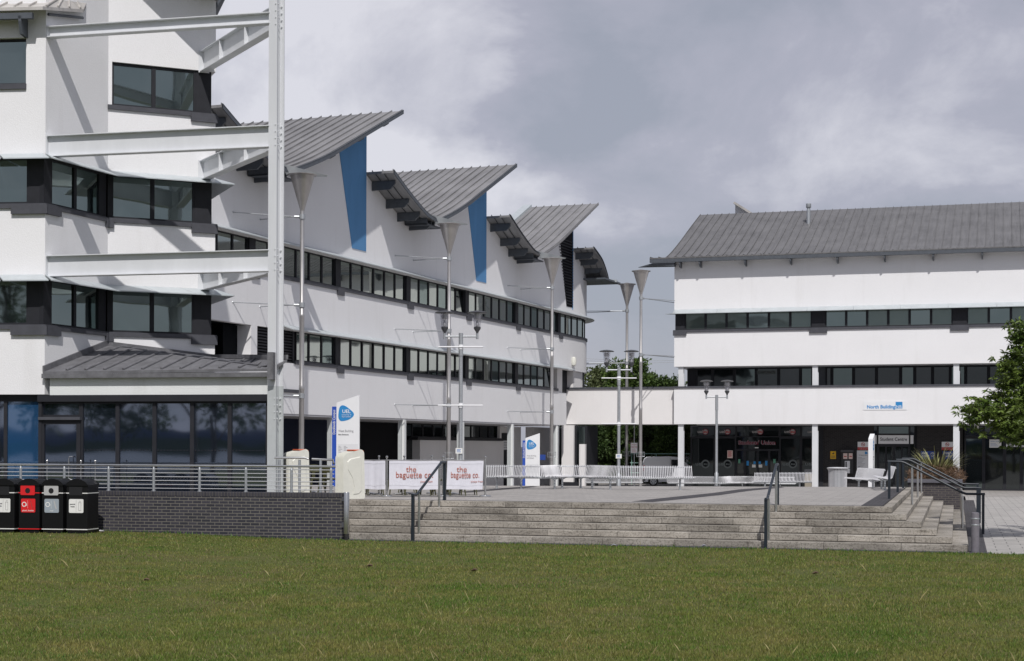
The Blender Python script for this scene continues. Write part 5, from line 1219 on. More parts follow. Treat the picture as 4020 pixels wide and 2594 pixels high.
bench('straight slatted bench next to the second white column of the grey-roofed block', [up(2962, 66), up(3188, 65.2)], legs=(.2, .8))
bench('slatted bench facing left beside the round litter bin', sm([up(3358,57.4), up(3400,56.6), up(3442,55.2), up(3462,54.2)]), front=1, legs=(.2,.8), zf=.80)
bench('slatted bench seen from its end beside the first side handrail', sm([up(3480,54.2), up(3492,52.6), up(3503,51.0)]), front=1, legs=(.2,.8), zf=.918)

# ================================================================== CAFE: barriers, chairs, tables, stacks
def barrier_post(u, v, label):
    x, y, z = at(u, v, TZ); o = thing('barrier_post', label, 'barrier post', (x, y, TZ), 'steel posts holding the cafe banners')
    MB().lathe((x,y,TZ), [(.17,0),(.17,.025),(.15,.04),(.03,.055)], 28).build('base', 'stainless', o, smooth=True)
    MB().lathe((x,y,TZ), [(.026,.05),(.026,1.03),(.016,1.035),(.014,1.06),(.03,1.07),(.036,1.095),(.03,1.12),(.01,1.13)], 16).build('pole', 'stainless', o, smooth=True); return (x, y)
p1 = barrier_post(1518, 1950, 'steel barrier post between the blank banner and the first lettered banner')
p2 = barrier_post(1739, 1950, 'steel barrier post between the two lettered baguette banners')
p3 = barrier_post(1905, 1950, 'steel barrier post at the right end of the baguette banners')
p4 = barrier_post(1695, 1938, 'steel barrier post standing behind the first lettered banner')
p5 = barrier_post(1487, 1942, 'steel barrier post standing behind the blank banner'); p6 = barrier_post(1587, 1940, 'steel barrier post behind the left half of the first lettered banner')
def banner(p, q, label, words, u0, u1, skew=0):
    F_ = Frame(p, (q[0]-p[0], q[1]-p[1])); L = math.dist(p, q)
    o = thing('cafe_banner', label, 'banner', (p[0], p[1], TZ), 'white cafe banners')
    n = 14; a0, a1 = F_.a(u0), F_.a(u1); z0, z1 = TZ+.205, TZ+1.0; vs = []
    for i in range(n+1):
        t = i/n; a = a0+(a1-a0)*t; w = .012*math.sin(t*9)+.006*math.sin(t*23)
        vs += [F_.pt(a-skew*(1), w, z0+.006*math.sin(t*7)), F_.pt(a, w*.3, z1), F_.pt(a-skew, w-.006, z0+.006*math.sin(t*7)), F_.pt(a, w*.3-.006, z1)]
    fs = []
    for i in range(n): k = 4*i; fs += [(k,k+4,k+5,k+1),(k+2,k+3,k+7,k+6),(k+1,k+5,k+7,k+3),(k,k+2,k+6,k+4)]
    fs += [(0,1,3,2),(4*n,4*n+2,4*n+3,4*n+1)]
    MB().add(vs, fs).build('cloth', 'banner_cloth', o)
    m_ = MB(); m_.tube(F_.pt(.0,0,TZ+1.01), F_.pt(L,0,TZ+1.01), .012, n=6); m_.build('top_bar', 'stainless', o)
    m_ = MB(); m_.fbox(F_, a0+.01, a1-.01-skew, .016, .018, TZ+.925, TZ+.93); m_.fbox(F_, a0+.01-skew, a1-.01-skew, .018, .02, TZ+.325, TZ+.33); m_.build('hem', 'sign_pale_grey', o)
    if words:
        ac = (a0+a1)/2 - skew/2
        text('the', F_, ac-.09, TZ+.69, .22, 'print_rust', o, b=.02, align='CENTER'); text('baguette co.', F_, ac+.0, TZ+.53, .24, 'print_rust', o, b=.02, align='CENTER', maxw=min(1.02, (a1-a0)*.78))
        text('always fresh', F_, ac+.33, TZ+.40, .07, 'print_rust', o, b=.02, align='CENTER')
    return o
pa = (p1[0]-.95, p1[1]+.25)
banner(pa, p1, 'plain white cafe banner left of the first steel barrier post', False, 1424, 1513)
banner(p1, p2, 'white cafe banner lettered the baguette co. between the first two posts', True, 1528, 1727)
banner(p2, p3, 'white cafe banner lettered the baguette co. behind the handrail, rightmost of the three', True, 1757, 1899, skew=.03)
def chair():
    o = thing('chair', '', 'chair', (0,0,0), 'olive metal cafe chairs')
    m_ = MB(); m_.fbox(CF, -.19, .19, -.19, .19, .44, .46); m_.fbox(CF, -.18, .18, -.18, .18, .41, .44); m_.build('seat', 'olive_metal', o, bevel=.01)
    m_ = MB()
    n = 8
    for i in range(n):
        t0, t1 = -1+2*i/n, -1+2*(i+1)/n; f = lambda t, z: CF.pt(.19*t, -.19-.05*(1-t*t)-(z-.44)*.12, z)
        m_.add([f(t0,.62),f(t1,.62),f(t1,.85-.03*t1*t1),f(t0,.85-.03*t0*t0)], [(0,1,2,3)])
    m_.tube(CF.pt(-.19,-.19,.44), CF.pt(-.19,-.24,.84), .013); m_.tube(CF.pt(.19,-.19,.44), CF.pt(.19,-.24,.84), .013); m_.fbox(CF, -.05, .05, -.25, -.24, .45, .63)
    m_.build('backrest', 'olive_metal', o)
    for sx in (-1, 1):
        for sy in (-1, 1):
            m_ = MB(); t_ = CF.pt(.17*sx, .17*sy, .43); b_ = CF.pt(.225*sx, .24*sy, 0)
            m_.hexa([(b_[0]-.012,b_[1]-.012,0),(b_[0]+.012,b_[1]-.012,0),(b_[0]+.012,b_[1]+.012,0),(b_[0]-.012,b_[1]+.012,0),(t_[0]-.03,t_[1]-.03,.43),(t_[0]+.03,t_[1]-.03,.43),(t_[0]+.03,t_[1]+.03,.43),(t_[0]-.03,t_[1]+.03,.43)]); m_.build('leg', 'olive_metal', o)
    return o
CF = Frame((0,0), (1,0))
ch = chair()
spots = [(1240,46.2,.4,'olive metal chair seen through the balustrade rods, left one'),(1290,45.6,2.8,'olive metal chair between the white plastic stack and the blue sign'),(1472,44.8,.2,'olive metal chair with its legs showing under the plain banner'),
 (1555,44.9,3.4,'olive metal chair behind the left half of the first lettered banner'),(1620,45.2,.1,'olive metal chair behind the middle of the first lettered banner'),(1672,44.8,2.9,'olive metal chair behind the right end of the first lettered banner'),
 (1730,45.0,1.7,'olive metal chair seen in the gap between the two lettered banners'),(1790,44.9,.3,'olive metal chair behind the left half of the rightmost banner'),(1838,45.2,3.3,'olive metal chair behind the right half of the rightmost banner'),(1600,47.4,1.5,'olive metal chair farther back behind the first lettered banner')]
for i, (u, d, rz, lb_) in enumerate(spots):
    x, y = up(u, d)
    if i == 0: ch.location = (x, y, TZ); ch.rotation_euler = (0,0,rz); ch['label'] = lb_
    else: copy_thing(ch, (x, y, TZ), rz, lb_)
def table():
    o = thing('cafe_table', '', 'table', (0,0,0), 'round cafe tables')
    MB().lathe((0,0,0), [(.36,.725),(.37,.735),(.37,.75),(.36,.755)], 28).build('table_top', 'table_top', o); MB().lathe((0,0,0), [(.03,.03),(.03,.725)], 12).build('stem', 'stainless', o, smooth=True)
    m_ = MB()
    for k in range(4): t = k*math.pi/2+.4; m_.tube((0,0,.05), (.30*math.cos(t), .30*math.sin(t), .015), .022, n=8)
    m_.build('foot', 'stainless', o); return o
tb = table()
for i, (u, d, lb_) in enumerate(((1440,45.6,'round cafe table behind the plain banner, right of the white stack'),(1590,45.6,'round cafe table behind the first lettered banner'),(1765,45.8,'round cafe table behind the gap between the lettered banners'),(1215,46.8,'round cafe table behind the balustrade, left of the blue sign strip'))):
    x, y = up(u, d)
    if i == 0: tb.location = (x, y, TZ); tb['label'] = lb_
    else: copy_thing(tb, (x, y, TZ), 0, lb_)
def stack(u, d, rz, label, n=7, sc_=1.0):
    x, y = up(u, d); o = thing('plastic_panel_stack', label, 'plastic stack', (0,0,0), 'stacks of white moulded plastic panels')
    F_ = Frame((0,0), (1,0))
    for i in range(n):
        b1 = -.072*i; b0 = b1-.036; pts = []
        # outline: slanted top, generous corners
        for cx, cz, r, t0, t1 in ((.30-.10, 1.29-.10, .10, 0, 80), (-.28+.13, 1.19-.13, .13, 105, 180), (-.28+.04, .05, .04, 180, 270), (.33-.05, .05, .05, 270, 360)):
            for k in range(6): t = R(t0+(t1-t0)*k/5); pts.append((cx+r*math.cos(t), cz+r*math.sin(t)))
        m_ = MB(); m_.prism(F_, pts, b0, b1); pn = m_.build('panel', 'plastic_white', o, bevel=.016)
        if i == 0:
            m_ = MB(); q = [(-.19,.98),(-.10,1.06),(.20,1.12),(.24,1.0),(.245,.2),(.16,.12),(-.0,.10),(.03,.3),(-.03,.55),(-.17,.78)]
            n_ = len(q); 
            inner = [(a*.93+.004, .6+(z-.6)*.95) for a, z in q]
            vs = [F_.pt(a, .0005, z) for a, z in q]+[F_.pt(a, .016, z) for a, z in inner]
            m_.add(vs, [(k,(k+1)%n_,(k+1)%n_+n_,k+n_) for k in range(n_)]+[tuple(range(n_,2*n_))]); m_.build('moulding', 'plastic_white', pn)
    m_ = MB(); m_.fbox(F_, .02, .25, -.44, -.005, 1.262, 1.30); m_.fbox(F_, .23, .31, -.40, -.008, 1.235, 1.275); m_.build('orange_cap', 'plastic_orange', o, bevel=.015)
    o.location = (x, y, TZ); o.rotation_euler = (0,0,rz); o.scale = (sc_, sc_, sc_); return o
stack(1388, 41.7, R(33), 'stack of off-white moulded plastic panels with orange cap at the head of the steps')
stack(1172, 43.6, R(33), 'stack of off-white moulded plastic panels behind the balustrade, left of the blue sign', sc_=1.0)
m_ = MB(); 
for i, (u, lb_) in enumerate(((185,'slim steel post with a ball top in front of the glass door, left one'),(318,'slim steel post with a ball top in front of the glazing, middle one'),(374,'slim steel post with a ball top in front of the glazing, right one'))):
    x, y = up(u, 42.2); o = thing('barrier_post', lb_, 'barrier post', (x,y,TZ), 'slim barrier posts behind the balustrade')
    MB().lathe((x,y,TZ), [(.15,0),(.15,.02),(.012,.04),(.012,.93)], 16).build('pole', 'stainless', o, smooth=True); MB().lathe((x,y,TZ), [(.008,.925),(.028,.95),(.028,.975),(.008,1.0)], 12).build('ball_top', 'stainless', o, smooth=True)

# ================================================================== RECYCLING BINS
def rbin(u, d, kind, label):
    x, y = up(u, d); z = .14; F_ = Frame((x, y), (1, -.185)); o = thing('recycling_bin', label, 'bin', (x, y, z), 'row of recycling bins')
    w, dp, H = .555, .62, 1.20
    m_ = MB(); m_.fbox(F_, 0, w, -dp, 0, z+.06, z+H); m_.build('body', 'bin_black', o, bevel=.02)
    m_ = MB(); n = 10; P = [(w*(i/n), z+H+.13*math.sin(math.pi*(i/n))**.7) for i in range(n+1)]
    m_.prism(F_, [(0, z+H-.02)]+[(min(max(a,.0),w), zz) for a, zz in P]+[(w, z+H-.02)], -dp-.01, .03); m_.build('hood', 'bin_black', o, bevel=.012)
    MB().fbox(F_, .02, w-.02, -dp+.02, -.02, z-.02, z+.06).build('plinth', 'bin_black', o)
    tr = {'red': 'bin_red'}.get(kind, 'label_white')
    for zz in (.08, .975):
        m_ = MB(); m_.fbox(F_, -.003, w+.003, -dp-.003, .008, z+zz, z+zz+.022); m_.build('trim_strip', tr, o)
    if kind in ('red', 'grey'):
        mt = 'bin_red' if kind == 'red' else 'bin_grey'
        m_ = MB(); m_.prism(F_, rrect(.06, .44, z+.93, z+1.17, .03), .009, .022); f = m_.build('aperture_plate', mt, o)
        m_ = MB(); disc(m_, F_, .25, z+1.04, .068, .0225, .024); m_.build('aperture', 'print_black', f)
        lab = 'bin_red' if kind == 'red' else 'bin_silver_blue'
    else:
        m_ = MB(); m_.fbox(F_, .07, .42, .001, .010, z+.93, z+1.14); m_.build('aperture', 'print_black', o)
        lab = 'label_white'
    m_ = MB(); m_.prism(F_, rrect(.07, .45, z+.50 +.0, z+.84, .03), .002, .012); s_ = m_.build('label_plate', lab, o)
    if kind in ('red', 'grey'):
        m_ = MB(); ring(m_, F_, .155, z+.70, .042, .062, .0125, .0145, 18); m_.prism(F_, [(.19,.70+z),(.235,.70+z),(.21,.655+z)], .0125, .0145); m_.fbox(F_, .248, .252, .0125, .0145, z+.60, z+.80); m_.build('recycling_symbol', 'label_white', s_)
        m_ = MB(); m_.prism(F_, [(.31,.79+z),(.335,.80+z),(.375,.66+z),(.40,.60+z),(.37,.585+z),(.345,.65+z)], .0125, .0142); m_.build('bottle_symbol', 'print_red' if kind == 'red' else 'bin_grey', s_)
        text('plastic bottles' if kind == 'red' else 'cans', F_, .26, z+.53, .055, 'label_white', s_, b=.0135, align='CENTER')
    else:
        text('general', F_, .165, z+.70, .048, 'print_dark', s_, b=.0135, align='CENTER', bold=.001); text('waste', F_, .165, z+.64, .048, 'print_dark', s_, b=.0135, align='CENTER', bold=.001)
        m_ = MB(); m_.fbox(F_, .258, .261, .0125, .0140, z+.52, z+.82)
        for (a0, a1, q0, q1) in ((.325,.33,.56,.75),(.385,.39,.56,.75),(.325,.39,.555,.56),(.32,.395,.75,.757),(.335,.385,.785,.79)): m_.fbox(F_, a0, a1, .0125, .0142, z+q0, z+q1)
        m_.build('bin_symbol', 'print_dark', s_)
    if kind == 'last':
        pass
    return o
rbin(-24, 39.25, 'general', 'black general waste bin cut by the left edge of the picture, leftmost in the row')
rbin(74, 39.2, 'red', 'black recycling bin with a red aperture plate and red plastic bottles label')
rbin(166, 39.1, 'grey', 'black recycling bin with a grey aperture plate and pale blue-grey label')
rbin(262, 39.0, 'last', 'black general waste bin at the right end of the row against the brick wall')
p = at(408, 2091, .12); c_ = thing('drinks_can', 'crushed silver drinks can lying at the foot of the rightmost bin', 'can', (p[0], p[1], .15)); F_ = Frame((p[0], p[1]), (1,-.3))
m_ = MB(); m_.path([F_.pt(-.06,.10,.17), F_.pt(-.055,.10,.17), F_.pt(0,.09,.168), F_.pt(.05,.08,.17), F_.pt(.055,.08,.17)], [.026,.033,.028,.033,.026], 14); m_.build('can', 'litter_silver', c_, smooth=True)

# ================================================================== SIGNS
def blob_logo(F_, a, z, s, b, parent, mt='sign_cyan', sx=1):
    P = []
    key = [(-.46,.30),(-.30,.50),(-.05,.46),(.30,.20),(.50,-.02),(.46,-.22),(.20,-.42),(-.15,-.52),(-.40,-.50),(-.52,-.25)]
    K_ = key+[key[0]]
    n = len(key)
    for i in range(n):
        p0, p1, p2, p3 = key[i-1], key[i], key[(i+1)%n], key[(i+2)%n]
        for j in range(4):
            t = j/4; P.append(tuple(.5*((2*p1[c])+(-p0[c]+p2[c])*t+(2*p0[c]-5*p1[c]+4*p2[c]-p3[c])*t*t+(-p0[c]+3*p1[c]-3*p2[c]+p3[c])*t**3) for c in (0,1)))
    m_ = MB(); m_.prism(F_, [(a+x*s*sx, z+y*s) for x, y in P], b, b+.004); return m_.build('logo', mt, parent)
def totem(x, y, z0, e, label, sub, H=3.05, Wd=.78, th=.12):
    F_ = Frame((x, y), e); o = thing('totem_sign', label, 'sign', (x, y, z0), 'tall white totem signs')
    m_ = MB(); m_.prism(F_, [(0, z0), (Wd, z0), (Wd, z0+H), (0, z0+H-.27)], -th, 0); m_.build('board', 'sign_white', o, bevel=.004)
    if th < .2:
        m_ = MB(); m_.fbox(F_, -.16, -.005, -.10, -.02, z0, z0+H-.40); m_.build('blue_side_panel', 'sign_royal', o)
        text('Docklands Campus', F_, -.05, z0+H-1.36, .125, 'sign_white', o, b=-.015, rot=math.pi/2, bold=.001, maxw=.84)
    lg = blob_logo(F_, .33, z0+H-.62, .52, .002, o)
    text('UEL', F_, .335, z0+H-.62, .17, 'sign_white', lg, b=.012, align='CENTER', bold=.002); text('University of', F_, .34, z0+H-.70, .062, 'sign_white', lg, b=.012, align='CENTER'); text('East London', F_, .34, z0+H-.765, .062, 'sign_white', lg, b=.012, align='CENTER')
    text('West Building' if sub != 'nb' else 'Student Centre', F_, .06, z0+H-1.27, .11, 'print_grey', o, b=.006, maxw=.52); text(sub if sub != 'nb' else 'Entrance', F_, .06, z0+H-1.38, .062, 'print_dark', o, b=.006, bold=.001)
    m_ = MB(); m_.fbox(F_, .04, Wd-.04, .001, .004, z0+H-2.15, z0+H-1.68); m_.build('map_panel', 'sign_pale_grey', o)
    for i in range(6):
        m_ = MB(); m_.fbox(F_, .07, .14+.03*(i%3), .0045, .006, z0+H-1.77-.05*i, z0+H-1.755-.05*i); 
        m_.build('printed_line', 'print_grey', o)
    for i in range(4):
        m_ = MB(); m_.fbox(F_, .25, .33+.05*(i%2), .0045, .006, z0+H-1.77-.045*i, z0+H-1.755-.045*i); m_.build('printed_line', 'print_grey', o)
    return o
x, y = up(1321, 54.2); totem(x, y, gz(y)-.02, (1, -.02), 'tall white totem sign reading West Building, Main Entrance beside the plastic stack', 'Main Entrance', H=3.16)
x, y = up(2063, 86.5); totem(x, y, gz(y), (1, -.02), 'tall white totem sign reading West Building, partly behind the wavy bench', 'North Entrance', H=3.18)
x, y = up(3427, 84); totem(x, y, gz(y), (.33, .944), 'tall white totem sign seen almost edge-on before the Student Centre doors', 'nb', H=3.2, Wd=.8, th=.24)
def flat(F_, a0, a1, z0, z1, b, mt, name, label, cat, parentless=True, fr=None, group=None):
    c = F_.pt((a0+a1)/2, b, z0); o = thing(name, label, cat, c, group); MB().fbox(F_, a0, a1, b, b+.02, z0, z1).build('board', mt, o); return o
q0, q1 = NF.px(3390, 1609), NF.px(3560, 1574)
o = flat(NF, q0[0], q1[0], q0[1], q1[1], .004, 'sign_white', 'building_sign', 'white sign reading North Building on the white parapet band', 'sign')
tA_, tz = NF.px(3403, 1603)
text('North Building', NF, tA_, tz, .27, 'sign_cyan', o, b=.026, bold=.009, maxw=NF.a(3514)-tA_)
s0, s1 = NF.px(3516, 1603), NF.px(3543, 1577); MB().fbox(NF, s0[0], s1[0], .025, .029, s0[1], s1[1]).build('blue_square', 'sign_cyan', o); text('NB.', NF, s0[0]+.02, s0[1]+.02, .24, 'sign_white', o, b=.032, maxw=s1[0]-s0[0]-.04)
# student centre header sign
def gq(u, v): return NF.px(u, v, GB)
def gpanel(u0, v1, u1, v0, mt, name, label, cat, b=.03, group=None):
    (a0, z0), (a1, z1) = gq(u0, v1), gq(u1, v0); o = thing(name, label, cat, GF.pt((a0+a1)/2, b, z0), group); MB().fbox(GF, a0, a1, b, b+.015, z0, z1).build('board', mt, o); return o, a0, a1, z0, z1
o, a0, a1, z0, z1 = gpanel(3448, 1742, 3568, 1708, 'sign_white', 'door_sign', 'wide white sign reading Student Centre above dark glass doors', 'sign', b=-.04)
text('Student Centre', GF, (a0+a1)/2, z0+.18, .28, 'print_dark', o, b=-.018, align='CENTER', bold=.003, maxw=(a1-a0)*.88)
for p_, q_ in ((3428, 3441), (3574, 3586)): (b0q, c0q), (b1q, c1q) = gq(p_, 1742), gq(q_, 1708); MB().fbox(GF, b0q, b1q, -.04, -.025, c0q, c1q).build('side_board', 'sign_white', o)
# students' union name and its round marks
st = thing('door_sign', "red lettered sign reading Students' Union above the glass entrance doors", 'sign', GF.pt(g(2975), 0, 2.5))
(ta, tz) = gq(2899, 1744)
text("Students' Union", GF, ta, tz, .32, 'print_grey', st, b=.066, bold=.020, maxw=g(3045)-ta); text("Students' Union", GF, ta+.0, tz, .32, 'print_red_shaded', st, b=.070, bold=.007, maxw=g(3045)-ta)
su_pos = ['over the left pane of the glass front', 'over the second pane from the left', 'above the entrance doors', 'over the pane right of the doors', 'partly behind the second white column']
for i, u in enumerate((2770, 2857, 2985, 3112, 3204)):
    o = thing('window_transfer', 'red and white round uelsu transfer high '+su_pos[i], 'window sticker', GF.pt(g(u), 0, 3.0), 'upper uelsu window transfers')
    ac, zc_ = gq(u, 1694.5); m_ = MB(); disc(m_, GF, ac, zc_, .185, .045, .048); m_.build('red_disc', 'print_red_shaded', o); m_ = MB(); disc(m_, GF, ac, zc_, .145, .049, .052); m_.build('white_disc', 'film_pale', o)
    text('uel', GF, ac-.50, zc_-.07, .25, 'film_pale', o, b=.053, bold=.006, maxw=.32); text('su', GF, ac-.12, zc_-.06, .20, 'print_red', o, b=.056, bold=.008, maxw=.24)
su_pos = ['on the left pane of the glass front', 'on the second pane, right of the slim lamp post', 'on the pane right of the doors', 'on the pane beside the second white column']
for i, u in enumerate((2770, 2857, 3113, 3202)):
    o = thing('window_transfer', 'grey round uelsu transfer low '+su_pos[i], 'window sticker', GF.pt(g(u), 0, 1.0), 'lower uelsu window transfers')
    ac, zc_ = gq(u, 1821); m_ = MB(); ring(m_, GF, ac, zc_, .17, .26, .045, .048); m_.build('ring_mark', 'film_grey2', o); m_ = MB(); disc(m_, GF, ac, zc_, .168, .042, .044); m_.build('dark_disc', 'dark_interior', o)
    text('uel', GF, ac-.62, zc_-.09, .30, 'film_grey2', o, b=.050, bold=.008, maxw=.42); text('su', GF, ac-.12, zc_-.06, .20, 'film_grey2', o, b=.053, bold=.006, maxw=.24)
o, a0, a1, z0, z1 = gpanel(2856, 1798, 2877, 1768, 'poster_pink', 'poster', 'pink poster with red printing on the glass beside the entrance doors', 'poster', b=.045)
for i in range(6): MB().fbox(GF, a0+.04, a1-.05-.03*(i%2), .061, .063, z1-.07-.06*i, z1-.04-.06*i).build('printed_line', 'print_red', o)
for (u, v, w, h, mt, lb_) in ((2903,1810,8,16,'sign_green','small green notice on the side light left of the entrance doors'),(3041,1810,9,16,'sign_green','small green notice on the side light right of the entrance doors'),(2936,1818,9,18,'sign_cyan','small blue round-arrow notice on the leftmost door leaf'),(3009,1818,9,18,'sign_cyan','small blue notice on the rightmost door leaf'),(2960,1829,14,11,'label_white','white paper sheet taped to the left middle door leaf'),(2986,1829,14,11,'label_white','white paper sheet taped to the right middle door leaf'),
   (2963,1816,9,10,'sign_cyan','small pale blue notice above the left white sheet on the doors'),(2983,1816,9,10,'sign_cyan','small pale blue notice above the right white sheet on the doors'),(2971,1757,14,4,'label_white','slim white door sensor above the entrance doors')):
    gpanel(u-w/2, v+h/2, u+w/2, v-h/2, mt, 'door_notice' if 'sensor' not in lb_ else 'door_sensor', lb_, 'notice' if 'sensor' not in lb_ else 'sensor', b=.055)
# brick bay: yellow sign, phone, no smoking, directory
o, a0, a1, z0, z1 = gpanel(3260, 1801, 3282, 1771, 'sign_yellow', 'warning_sign', 'yellow camera warning sign on the dark brick wall above the litter bin', 'sign')
m_ = MB(); m_.prism(GF, [(a0+.10,z1-.13),(a0+.2,z1-.07),(a0+.25,z1-.12),(a0+.16,z1-.18)], .046, .048); m_.build('camera_symbol', 'print_black', o)
for i in range(3): MB().fbox(GF, a0+.05, a1-.05, .046, .048, z0+.07+.05*i, z0+.09+.05*i).build('printed_line', 'print_dark', o)
ns_ = [(3367, 3410, 'white and red no smoking sign left of the Student Centre doors'), (3697, 3741, 'white and red no smoking sign above the right blue poster')]
for u0, u1, lb_ in ns_:
    o, a0, a1, z0, z1 = gpanel(u0, 1766, u1, 1734, 'sign_white', 'no_smoking_sign', lb_, 'sign', group='no smoking signs')
    MB().fbox(GF, a0+.005, a1-.005, .046, .049, z0, z0+.17).build('red_panel', 'print_red', o)
    m_ = MB(); ac, zc_ = (a0+a1)/2, z1-.15; ring(m_, GF, ac, zc_, .085, .112, .046, .05, 20); m_.prism(GF, [(ac-.09,zc_+.065),(ac-.07,zc_+.085),(ac+.09,zc_-.065),(ac+.07,zc_-.085)], .0505, .053); m_.build('ring_symbol', 'print_red', o)
    m_ = MB(); m_.fbox(GF, ac-.065, ac+.065, .0465, .049, zc_-.012, zc_+.012); m_.build('cigarette_symbol', 'print_black', o)
    text('Smoking is prohibited', GF, ac, z0+.105, .05, 'sign_white', o, b=.052, align='CENTER', maxw=(a1-a0)*.86); text('within this area', GF, ac, z0+.035, .05, 'sign_white', o, b=.052, align='CENTER', maxw=(a1-a0)*.6)
o, a0, a1, z0, z1 = gpanel(3364, 1840, 3408, 1768, 'sign_pale_grey', 'directory_board', 'pale directory board headed The Student Centre on the brick wall', 'sign')
text('The Student Centre', GF, a0+.10, z1-.30, .075, 'print_dark', o, b=.048, bold=.001, maxw=.5); blob_logo(GF, a1-.10, z1-.14, .16, .047, o)
for i in range(8): MB().fbox(GF, a0+.06, a0+.30+.06*((i*3)%4), .047, .049, z1-.42-.075*i, z1-.40-.075*i).build('printed_line', 'print_grey', o)
m_ = MB(); m_.fbox(GF, a0+.06, a0+.14, .047, .049, z0+.10, z0+.115); m_.prism(GF, [(a0+.11,z0+.06),(a0+.155,z0+.107),(a0+.11,z0+.155),(a0+.125,z0+.107)], .047, .049); m_.build('arrow_symbol', 'print_dark', o)
for u0, u1, lb_ in ((3615, 3672, 'blue poster reading FREE CASH left of the white column, above the planter'), (3700, 3741, 'blue poster reading FREE CASH beside the third white column')):
    o, a0, a1, z0, z1 = gpanel(u0, 1802, u1, 1771, 'poster_blue', 'poster', lb_, 'poster', group='free cash posters')
    text('FREE', GF, a0+.06, z1-.17, .16, 'sign_white', o, b=.048, bold=.003); text('CASH', GF, a0+.06, z1-.34, .16, 'sign_white', o, b=.048, bold=.003)
    m_ = MB(); ring(m_, GF, min(a1-.14, a0+.66), z1-.19, .09, .115, .046, .049, 18); m_.build('round_mark', 'sign_white', o)
# public telephone
(a0, z0), (a1, z1) = gq(3304, 1858), gq(3351, 1766)
ph_ = thing('telephone', 'black wall telephone with white panels on the dark brick wall', 'telephone', GF.pt(a0, 0, z0))
MB().fbox(GF, a0, a1, .0, .25, z0, z1-.12).build('case', 'telephone_box', ph_); MB().fbox(GF, a0-.02, a1+.02, .0, .4, z1-.12, z1).build('hood', 'lamp_dark', ph_)
for (u, v, w, h, lb_) in ((3320,1790,16,22,1),(3341,1790,15,22,1),(3328,1823,20,28,0),(3328,1848,20,18,0)):
    (q0, r0_), (q1, r1_) = gq(u-w/2, v+h/2), gq(u+w/2, v-h/2); s_ = MB().fbox(GF, q0, q1, .25, .262, r0_, r1_).build('panel', 'sign_white' if not lb_ else 'poster_pink', ph_)
    if lb_: MB().fbox(GF, q0+.04, q1-.04, .2622, .264, r0_+.12, r0_+.17).build('printed_line', 'print_red', s_)
    elif h == 28: MB().fbox(GF, q0+.05, q0+.11, .262, .30, r0_+.05, r1_-.05).build('handset', 'print_black', ph_)
# right-hand bay sign and notices
o, a0, a1, z0, z1 = gpanel(3950, 1754, 4050, 1722, 'sign_white', 'door_sign', 'white UEL sign over the far right doors, partly hidden by the tree', 'sign', b=.09)
text('UEL', GF, a0+.12, z1-.30, .24, 'print_navy', o, b=.108, bold=.001); text('University of', GF, a0+.12, z1-.39, .06, 'print_navy', o, b=.108); text('East London', GF, a0+.12, z1-.455, .06, 'print_navy', o, b=.108); text('Centre', GF, a1-.65, z0+.1, .26, 'print_navy', o, b=.108, bold=.003)
o, a0, a1, z0, z1 = gpanel(3884, 1757, 3931, 1725, 'label_white', 'notice_board', 'white notice on the glazing right of the third white column', 'notice', b=.06)
text('CAMPUS OFFICE', GF, a0+.06, z1-.13, .07, 'print_blue', o, b=.078)
for i in range(3): MB().fbox(GF, a0+.05, a0+.35+.08*i, .0755, .0775, z1-.24-.07*i, z1-.225-.07*i).build('printed_line', 'print_blue', o)
# chaplaincy sign in the gallery window
(a0, z0), (a1, z1) = NF.px(2974, 1469, RB), NF.px(3045, 1453, RB)
o = thing('window_sign', 'pale sign reading CHAPLAINCY in the first-floor window', 'sign', NF.pt(a0, RB, z0)); MB().fbox(NF, a0, a1, RB+.07, RB+.08, z0, z1).build('board', 'film_grey2', o)
text('CHAPLAINCY', NF, (a0+a1)/2, z0+.05, .18, 'print_black', o, b=RB+.09, align='CENTER', maxw=(a1-a0)*.94, bold=.002)
# parking notice between the buildings
x, y, _ = ptd(2490, 1750, 97); Fp = Frame((x, y), (1,-.05)); o = thing('parking_sign', 'white parking notice with red print on a slim post beneath the link bridge', 'sign', (x, y, gz(y)))
MB().tube((x,y,-.15), (x,y,4.2), .03, n=10).build('post', 'galvanised', o); zb, zt_ = ptd(2490,1778,97)[2], ptd(2490,1738,97)[2]
bo = MB().fbox(Fp, -.22, .19, .03, .05, zb, zt_).build('board', 'sign_white', o)
text('Parking Notice', Fp, -.01, zt_-.12, .055, 'print_red', bo, b=.055, align='CENTER'); text("Don't Permit", Fp, -.01, zt_-.23, .066, 'print_red', bo, b=.055, align='CENTER', bold=.001); text('Parking Only', Fp, -.01, zt_-.32, .066, 'print_red', bo, b=.055, align='CENTER', bold=.001)
for i in range(4): MB().fbox(Fp, -.16, .13-.02*i, .0505, .053, zb+.05+.05*i, zb+.06+.05*i).build('printed_line', 'print_red', bo)
# small directional sign near the second totem
x, y, _ = ptd(2126, 1796, 88); Fq = Frame((x,y), (1,0)); o = thing('door_plate', 'small dark blue plate on the wall right of the second totem', 'sign', (x,y,1)); MB().fbox(Fq, -.1, .22, 0, .02, 1.55, 1.85).build('board', 'poster_blue', o)
(a0, z0), (a1, z1) = (ga(1968), 2.1), (ga(1990), 2.65)
o = thing('wall_notice', 'white notice on the dark door beside the cream ground-floor wall', 'notice', G.pt(a0,.1,z0)); MB().fbox(G, a0, a1, .07, .08, z0, z1).build('board', 'sign_pale_grey', o)
for i in range(3): MB().fbox(G, a0+.2, a1-.2, .0805, .083, z1-.15-.14*i, z1-.11-.14*i).build('printed_line', 'print_grey', o)

